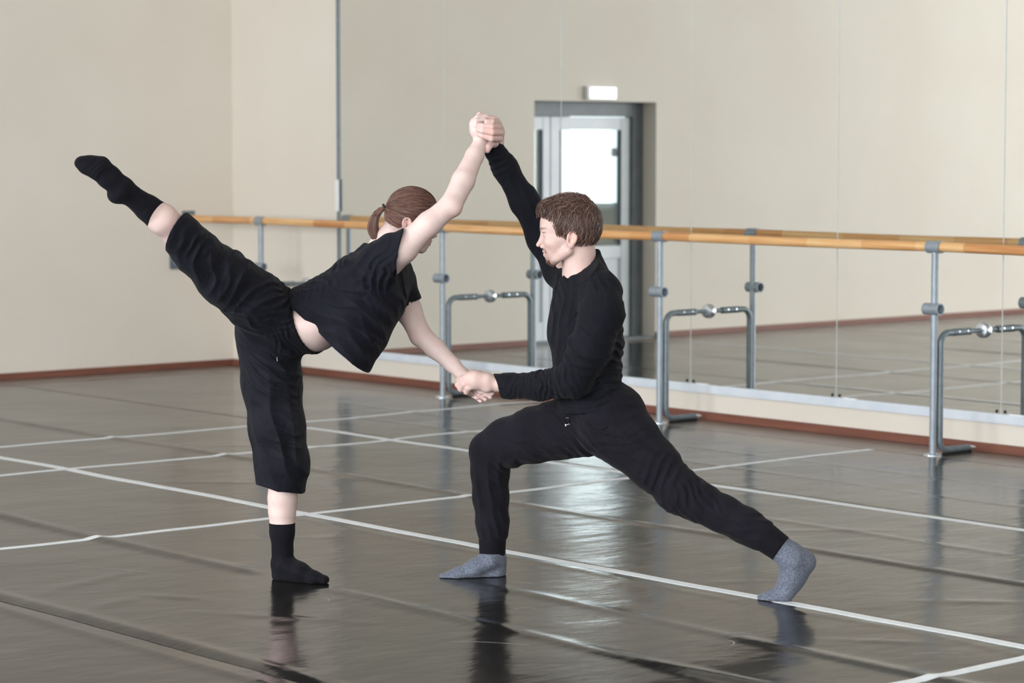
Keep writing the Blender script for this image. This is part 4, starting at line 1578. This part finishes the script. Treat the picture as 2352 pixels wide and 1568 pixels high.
gm = Grp()
limb(gm, [(1375, 930, 8.85, 56), (1352, 840, 8.86, 52), (1346, 760, 8.86, 60), (1345, 690, 8.86, 52)], 0.03, (ml, 0.62))
limb(gm, [(1380, 705, 8.70, 36), (1340, 655, 8.86, 38), (1292, 615, 9.02, 34)], 0.03)
limb(gm, [(1340, 665, 8.86, 42), (1333, 625, 8.86, 38), (1328, 580, 8.86, 37), (1322, 545, 8.86, 37)], 0.02)
# far (right) arm, raised
limb(gm, [(1290, 608, 9.04, 36), (1200, 455, 9.07, 25), (1140, 350, 9.03, 17), (1134, 338, 9.02, 16)], 0.02)
# near (left) arm
limb(gm, [(1386, 712, 8.68, 38), (1316, 878, 8.69, 28), (1240, 886, 8.78, 26), (1138, 882, 8.88, 17)], 0.02)
# front (right) leg
limb(gm, [(1345, 975, 8.90, 58), (1235, 997, 8.99, 50), (1126, 1037, 9.07, 36), (1130, 1130, 9.09, 33), (1133, 1210, 9.09, 24), (1134, 1272, 9.09, 22)], 0.02)
limb(gm, [(1140, 1300, 9.10, 18), (1085, 1310, 9.07, 13), (1030, 1324, 9.05, 8)], 0.015, (HF, 0.7))
# back (left) leg
limb(gm, [(1405, 975, 8.78, 60), (1490, 1055, 8.72, 50), (1580, 1140, 8.66, 37), (1680, 1192, 8.61, 32), (1780, 1250, 8.56, 23), (1812, 1272, 8.56, 21)], 0.02)
limb(gm, [(1845, 1288, 8.57, 16), (1820, 1325, 8.575, 17), (1797, 1360, 8.59, 14), (1755, 1374, 8.60, 7)], 0.015, (HF, 0.75))
# raised hand: palm to the left, fingers round her hand, thumb down
limb(gm, [(1134, 340, 9.02, 15), (1139, 325, 9.03, 17), (1141, 303, 9.03, 17), (1139, 288, 9.02, 15)], 0.012, (HF, 0.95))
fingers(gm, [
    [(1143, 318, 9.02, 8), (1147, 318, 8.965, 7.6), (1129, 318, 8.925, 7.4), (1110, 311, 8.925, 7.0), (1101, 308, 8.93, 6.2)],
    [(1144, 306, 9.02, 8), (1150, 305, 8.96, 7.6), (1131, 304, 8.915, 7.4), (1109, 300, 8.915, 7.0), (1099, 298, 8.925, 6.2)],
    [(1143, 294, 9.02, 7.8), (1146, 292, 8.955, 7.3), (1130, 291, 8.915, 7.0), (1110, 289, 8.915, 6.7), (1101, 288, 8.925, 6.0)],
    [(1141, 284, 9.02, 7.2), (1143, 279, 8.965, 6.8), (1131, 279, 8.925, 6.4), (1118, 279, 8.92, 6.0)],
    [(1136, 330, 9.0, 10), (1127, 330, 8.965, 9.2), (1121, 338, 8.95, 8.6), (1119, 345, 8.95, 7.2)]])
# lowered hand: back of the hand to the camera, fingers curled round and behind hers
limb(gm, [(1140, 882, 8.88, 17), (1118, 877, 8.875, 20), (1092, 873, 8.878, 21.5), (1080, 873, 8.882, 20)], 0.012, (vec(0, 0.35, 0.93), 1.15))
fingers(gm, [
    [(1086, 861, 8.90, 9.5), (1070, 862, 8.905, 9.2), (1056, 872, 8.925, 8.4), (1058, 884, 8.955, 7.4)],
    [(1084, 868, 8.885, 9.8), (1064, 871, 8.89, 9.4), (1053, 883, 8.91, 8.6), (1060, 894, 8.945, 7.4)],
    [(1084, 876, 8.875, 9.6), (1067, 881, 8.88, 9.2), (1059, 892, 8.90, 8.4), (1070, 900, 8.935, 7.2)],
    [(1088, 884, 8.87, 8.8), (1076, 890, 8.875, 8.4), (1072, 899, 8.89, 7.6), (1082, 905, 8.925, 6.4)],
    [(1120, 868, 8.90, 10), (1102, 860, 8.92, 9.2), (1086, 857, 8.94, 8.4), (1074, 860, 8.955, 7.2)]])
gm.u(Ell(at(1118, 889, 8.872), (0.022, 0.015, 0.018)), 0.012)
add_head(gm, HM, True)


def mcol(V):
    C = face_colors(V, HM, True, (0.58, 0.425, 0.39))
    for (p, r, a) in ((at(1130, 300, 8.92), 0.03, 0.35), (at(1120, 340, 8.95), 0.015, 0.5), (at(1062, 892, 8.85), 0.025, 0.3),
                      (at(1345, 635, 8.8), 0.05, 0.10)):
        d2 = ((V - p) ** 2).sum(1) / r ** 2
        w = (a * np.exp(-d2))[:, None]
        C = C * (1 - w) + np.array([0.80, 0.40, 0.36]) * w
    return C



# long-sleeved top
s = Grp()
tor = Grp()
limb(tor, [(1343, 668, 8.86, 50), (1347, 710, 8.86, 66), (1343, 775, 8.86, 73), (1347, 850, 8.855, 65), (1358, 925, 8.85, 68), (1364, 985, 8.85, 72)], 0.03, (ml, 0.63))
limb(tor, [(1352, 606, 8.82, 25), (1384, 668, 8.74, 41), (1388, 716, 8.68, 45)], 0.03)
limb(tor, [(1338, 640, 8.90, 36), (1295, 622, 9.0, 38)], 0.03)
limb(tor, [(1352, 590, 8.88, 30), (1362, 650, 8.86, 48)], 0.03)
limb(tor, [(1378, 708, 8.70, 42), (1340, 657, 8.86, 45), (1290, 617, 9.02, 42)], 0.03)
limb(tor, [(1352, 840, 8.86, 58), (1346, 760, 8.86, 66), (1345, 690, 8.86, 59)], 0.03, (ml, 0.62))
f0, f1, f2 = at(1312, 644, 8.77), at(1368, 612, 8.76), at(1364, 566, 8.93)
nn = unit(np.cross(f1 - f0, f2 - f0))
if nn @ UP < 0:
    nn = -nn
tor.x(Half(f0, nn))
s.u(tor)
limb(s, [(1296, 618, 9.03, 44), (1252, 545, 9.06, 40), (1205, 462, 9.07, 31), (1160, 385, 9.05, 27), (1122, 322, 9.015, 23)], 0.03)
limb(s, [(1383, 722, 8.67, 48), (1354, 800, 8.665, 47), (1318, 872, 8.68, 41)], 0.03)
limb(s, [(1318, 872, 8.68, 41), (1240, 886, 8.775, 33), (1170, 886, 8.845, 28), (1110, 884, 8.90, 27)], 0.02)
s.x(Half(at(1125, 336, 9.02), vec(-0.6, 0.8)))


class Local:
    """keep a cut to a ball so that it does not reach the rest of the garment"""
    def __init__(s, n, c, r): s.n, s.c0, s.r, s.c, s.R = n, c, r, np.asarray(c), 1e9
    def ev(s, P):
        e = s.n.ev(P)
        d = np.linalg.norm(P - np.asarray(s.c0, F32), axis=1)
        return np.where(d < s.r, e, F32(-1.0))


s.x(Local(Half(at(1146, 885, 8.87), vec(-0.90, -0.44)), at(1115, 882, 8.89), 0.085))
hn = unit(HR * 22 - UP * 170)
s.cuts.append((Half(at(1358, 938, 8.85), hn), 0))
s.fold(at(1250, 880, 8.7), 0.085, vec(1, 0.1), 0.021, 0.0095, 0.8, 1.2)
s.fold(at(1295, 868, 8.65), 0.06, vec(0.85, 0.35), 0.024, 0.012, 0.8, 1.2)
s.fold(at(1185, 885, 8.8), 0.06, vec(1, -0.3), 0.024, 0.007, 0.9)
s.fold(at(1405, 830, 8.75), 0.12, vec(0.30, 0.95), 0.034, 0.012, 0.9, 1.2)
s.fold(at(1380, 900, 8.75), 0.10, vec(-0.25, 0.97), 0.028, 0.011, 0.9, 1.2)
s.fold(at(1268, 720, 8.8), 0.13, vec(0.97, -0.12), 0.030, 0.013, 0.45, 1.2)
s.fold(at(1280, 650, 8.85), 0.07, vec(0.85, 0.45), 0.028, 0.011, 0.6, 1.2)
s.fold(at(1335, 800, 8.6), 0.10, vec(0.40, 0.90), 0.055, 0.011, 0.9)
s.fold(at(1410, 650, 8.7), 0.08, vec(0.8, 0.5), 0.040, 0.009, 0.8)
s.fold(at(1420, 730, 8.7), 0.06, vec(0.9, -0.3), 0.030, 0.009, 0.7)
s.fold(at(1220, 480, 9.0), 0.11, vec(0.9, 0.4), 0.030, 0.009, 0.5, 1.2)
s.fold(at(1150, 370, 9.0), 0.06, vec(-0.6, 0.8), 0.024, 0.008, 0.8)
s.fold(at(1330, 930, 8.75), 0.08, vec(0.9, 0.3), 0.055, 0.009, 0.6)
nk = Grp(); limb(nk, [(1338, 655, 8.86, 41), (1333, 625, 8.86, 40), (1326, 575, 8.86, 41)], 0)
nk2 = Grp(nk); nk2.x(Half(f0 - nn * 0.010, -nn))
s.cuts.append((Not(nk2), 0))
for (ra) in ([(1190, 886, 8.83, 22), (1110, 884, 8.9, 22)],):
    q = Grp(); limb(q, ra, 0)
    s.cuts.append((Not(q), 0))
top, _, _ = finish('long_sleeved_top', s, H_CLOTH, M['shirt'], MN)
top['label'] = 'fitted black long-sleeved top'



def surf(px, py, node, lift=0.0, F0=8.3, F1=9.4):
    """point of a garment's near surface seen at (px, py)"""
    Fs = np.linspace(F0, F1, 700)
    P = np.array([at(px, py, f) for f in Fs])
    d = node.ev(P.astype(F32))
    i = np.argmax(d < lift)
    return P[i]


strap('armhole_seam', [surf(x, y, s) for x, y in ((1303, 752), (1306, 742), (1312, 732), (1322, 721), (1334, 712), (1350, 706), (1366, 704), (1380, 707), (1394, 714), (1404, 726), (1411, 742))], 0.0016, M['rib'], top)
strap('shoulder_seam', [surf(x, y, s) for x, y in ((1367, 622), (1366, 645), (1366, 670), (1367, 690), (1368, 703))], 0.0013, M['rib'], top)
strap('neckband', [surf(x, y, s, 0.001) for x, y in ((1300, 640), (1308, 648), (1320, 652), (1334, 651), (1348, 643), (1360, 631), (1370, 620), (1376, 606))], 0.0014, M['rib'], top)

# joggers
j = Grp()
limb(j, [(1345, 960, 8.92, 66), (1412, 955, 8.78, 66)], 0.03)
limb(j, [(1372, 900, 8.85, 58), (1378, 945, 8.85, 66)], 0.03, (ml, 0.68))
limb(j, [(1345, 978, 8.90, 72), (1290, 985, 8.945, 66), (1230, 998, 8.99, 62), (1165, 1017, 9.04, 55), (1124, 1036, 9.07, 45)], 0.03)
limb(j, [(1124, 1036, 9.07, 45), (1126, 1085, 9.08, 43), (1127, 1140, 9.09, 41), (1131, 1200, 9.09, 37), (1132, 1222, 9.09, 35.5)], 0.02)
limb(j, [(1404, 975, 8.78, 74), (1445, 1010, 8.75, 68), (1500, 1065, 8.715, 58), (1560, 1128, 8.67, 50), (1605, 1152, 8.645, 46)], 0.03)
limb(j, [(1605, 1152, 8.645, 46), (1660, 1180, 8.62, 42), (1710, 1205, 8.595, 41), (1745, 1226, 8.578, 39)], 0.02)
limb(j, [(1420, 945, 8.80, 60), (1404, 985, 8.78, 70)], 0.03)
j.fold(at(1265, 985, 8.9), 0.12, vec(0.30, 0.95), 0.034, 0.010, 0.6, 1.2)
j.fold(at(1325, 1000, 8.82), 0.10, vec(0.60, 0.80), 0.030, 0.013, 0.6, 1.2)
j.fold(at(1168, 1078, 9.0), 0.055, vec(0.5, 0.86), 0.026, 0.015, 0.7, 1.2)
j.fold(at(1360, 1015, 8.75), 0.08, vec(0.78, 0.62), 0.028, 0.013, 0.6, 1.2)
j.fold(at(1410, 985, 8.7), 0.10, vec(-0.25, 0.97), 0.036, 0.013, 0.8, 1.2)
j.fold(at(1530, 1110, 8.65), 0.09, vec(0.85, -0.3), 0.034, 0.013, 0.8, 1.2)
j.fold(at(1600, 1150, 8.6), 0.07, vec(0.85, 0.5), 0.028, 0.014, 0.8, 1.2)
j.fold(at(1470, 1060, 8.65), 0.12, vec(0.6, 0.8), 0.050, 0.011, 0.8, 1.3)
j.fold(at(1680, 1190, 8.6), 0.08, vec(0.4, 0.9), 0.040, 0.009, 0.8, 1.3)
j.fold(at(1140, 1210, 9.05), 0.06, vec(0.95, 0.3), 0.030, 0.010, 0.6, 1.3)
j.fold(at(1735, 1220, 8.55), 0.06, vec(0.2, 0.95), 0.030, 0.010, 0.6, 1.3)
j.fold(at(1130, 1120, 9.0), 0.12, vec(0.95, 0.1), 0.05, 0.009, 0.6, 1.3)
jog, _, _ = finish('joggers', j, H_CLOTH, M['jogger'], MN)
jog['label'] = 'black fleece joggers'
for pts in ([(1131, 1236, 9.09, 32), (1131, 1277, 9.09, 30)], [(1757, 1233, 8.573, 35), (1794, 1260, 8.557, 32)]):
    p, r = PR(*pts)
    d = dirn(p[0], p[1])
    g = Grp(); g.u(Cone(p[0], p[1], r[0], r[1]))
    g.x(Half(p[0] + d * 0.002, -d)); g.x(Half(p[1], d))
    hq = Grp(); hq.u(Cone(p[0] + (p[1] - p[0]) * 0.4, p[1] + d * 0.05, r[1] - 0.005, r[1] - 0.005))
    g.cuts.append((Not(hq), 0))
    e = unit(np.cross(d, HF))
    finish('cuff', g, 0.0026, M['rib'], jog)
# pocket welt, drawcord end
strap('pocket_welt', [surf(x, y, j, 0.001) for x, y in ((1350, 958), (1351, 970), (1357, 980), (1368, 986), (1382, 986), (1396, 980))], 0.0024, M['rib'], jog)
for pts in (((1296, 958), (1297, 966), (1299, 974)), ((1306, 960), (1308, 966), (1309, 972))):
    p = [surf(x, y, j, 0.003) for x, y in pts]
    dc = strap('drawcord', p, 0.0024, M['rib'], jog)
    strap('cord_tip', [p[-1], p[-1] + (p[-1] - p[-2]) * 0.6], 0.0028, M['zip'], dc)
strap('eyelet', [surf(1303 + 6.5 * math.cos(a), 967 + 8 * math.sin(a), j, 0.002) for a in np.linspace(0.6, 5.6, 14)], 0.0013, M['zip'], jog)

# socks
s1 = Grp()
limb(s1, [(1132, 1262, 9.09, 29), (1134, 1285, 9.095, 28)], 0.01)
limb(s1, [(1135, 1290, 9.10, 26), (1139, 1308, 9.10, 23.5)], 0.02, (HF, 0.85))
limb(s1, [(1128, 1285, 9.09, 25), (1092, 1303, 9.075, 20), (1050, 1319, 9.06, 14.5), (1018, 1326, 9.05, 10)], 0.015, (HF, 0.52))
limb(s1, [(1140, 1316, 9.10, 20), (1050, 1325, 9.06, 11)], 0.015, (HF, 0.55))
s1.x(Half(np.array([0, 0, GROUND]), -UP), 0.004)
s1.x(Half(at(1131, 1268, 9.09), UP))
s1.fold(at(1112, 1288, 9.0), 0.03, vec(0.8, -0.55), 0.010, 0.003, 0.4)
ob, _, _ = finish('sock', s1, 0.0026, M['greysock'], MN)
s2 = Grp()
limb(s2, [(1780, 1250, 8.56, 31), (1808, 1272, 8.56, 30)], 0.01)
limb(s2, [(1812, 1272, 8.56, 28), (1846, 1290, 8.57, 26)], 0.02)
limb(s2, [(1822, 1285, 8.56, 31), (1820, 1322, 8.575, 28), (1805, 1352, 8.585, 22), (1796, 1368, 8.595, 17)], 0.02, (HF, 0.72))
limb(s2, [(1846, 1290, 8.57, 25), (1818, 1335, 8.58, 24)], 0.02, (HF, 0.8))
limb(s2, [(1800, 1362, 8.59, 20), (1770, 1371, 8.60, 14), (1751, 1374, 8.605, 12)], 0.015, (HF, 0.50))
s2.x(Half(np.array([0, 0, GROUND]), -UP), 0.004)
s2.x(Half(at(1788, 1256, 8.557), -dirn(at(1780, 1250, 8.56), at(1812, 1272, 8.56))))
s2.fold(at(1790, 1298, 8.5), 0.035, vec(0.35, 0.93), 0.011, 0.0035, 0.4)
s2.fold(at(1775, 1352, 8.5), 0.02, vec(0.6, 0.8), 0.016, 0.003, 0.4)
ob2, _, _ = finish('sock', s2, 0.0026, M['greysock'], MN)

body_m = finish_body(gm, [s, j, s1, s2], MN, mcol)

# hair: short sides, wavy longer top
hc = Grp()
hc.u(HM.ell(-2.5, 40, 0, (71, 61, 52)))
hc.u(HM.ell(-21, 24, 0, (49, 50, 50.5)), 0.02)
hc.u(HM.ell(50, 70, 0, (20, 15, 32), -0.35), 0.02)
hc.d(HM.ell(66, 8, 0, (40, 46, 80), 0.22), 0.008)
hc.d(HM.ell(25, -35, 0, (36, 46, 90), 0.12), 0.008)
hc.d(HM.ell(-38, -58, 0, (70, 34, 90), 0.25), 0.008)
hc.d(HM.ell(-5, 0, 0, (14, 20, 90), 0.16), 0.006)
V, Q = polygonise(hc, 0.003)
V = smooth_mesh(V, Q, 2, 0.5)
tt = np.clip(0.05 + 0.4 * noise3((HM.loc(V) * 0.12).astype(F32) + 9)[:, None] * np.ones((1, 3)), 0, 1)
hair_m = to_obj('hair', V, Q, M['hair_m'], MN, tt)


def flow_m(q):
    a, b, c = q[:, 0], q[:, 1], q[:, 2]
    top_ = np.clip((b - 66) / 22, 0, 1)[:, None]
    back = np.clip((-a - 15) / 40, 0, 1)[:, None]
    f_top = np.stack([np.full_like(a, 1.0), 0.25 + 0 * a, 0.35 * np.sign(c)], 1)
    f_side = np.stack([0.25 + 0 * a, -1.0 + 0 * a, 0 * a], 1)
    f_back = np.stack([0.05 + 0 * a, -1.0 + 0 * a, 0.1 * np.sign(c)], 1)
    f = f_top * top_ + (1 - top_) * (f_side * (1 - back) + f_back * back)
    return f


paths, r_ = strands(hc, V, flow_m, 3000, 7, 0.0060, 0.0040, 5, HM, 0.38, 0.24)
tubes('strand', paths, r_.uniform(0.0005, 0.0010, len(paths)), M['hair_m'], hair_m, r_.rand(len(paths)) ** 1.2)
sel = V[(HM.loc(V)[:, 1] > 70)]
paths, r_ = strands(hc, sel, flow_m, 600, 9, 0.0065, 0.0095, 6, HM, 0.6, 0.3)
tubes('lock', paths, r_.uniform(0.0005, 0.0011, len(paths)), M['hair_m'], hair_m, r_.rand(len(paths)) ** 1.1)
# goatee and moustache
bd = []
r_ = np.random.RandomState(21)
for i in range(900):
    c = 19 * (2 * r_.rand() - 1)
    a0 = np.array([53.5 - 0.022 * c * c, -44 - 17 * r_.rand(), c])
    a0[0] -= max(0, (-a0[1] - 53)) * 1.5 - 0.6 * r_.rand()
    d = np.array([0.1 + 0.3 * r_.rand(), -0.9, 0.3 * r_.randn()])
    L = 2.5 + 2.5 * r_.rand()
    bd.append(np.array([HM(*(a0 + d * L * q / 4 + np.array([-0.14 * q * q, 0, 0]))) for q in range(5)]))
for i in range(300):
    c = 17 * (2 * r_.rand() - 1)
    a0 = np.array([59.5 - abs(c) * 0.33, -24.5 - abs(c) * 0.22 + 1.2 * r_.randn(), c])
    bd.append(np.array([HM(*(a0 + np.array([0.4 * q, -1.1 * q, 0.5 * q * np.sign(c)]) * 0.8)) for q in range(4)]))
beard = tubes('beard', bd, r_.uniform(0.0004, 0.0007, len(bd)), M['beard'], MN, r_.rand(len(bd)))
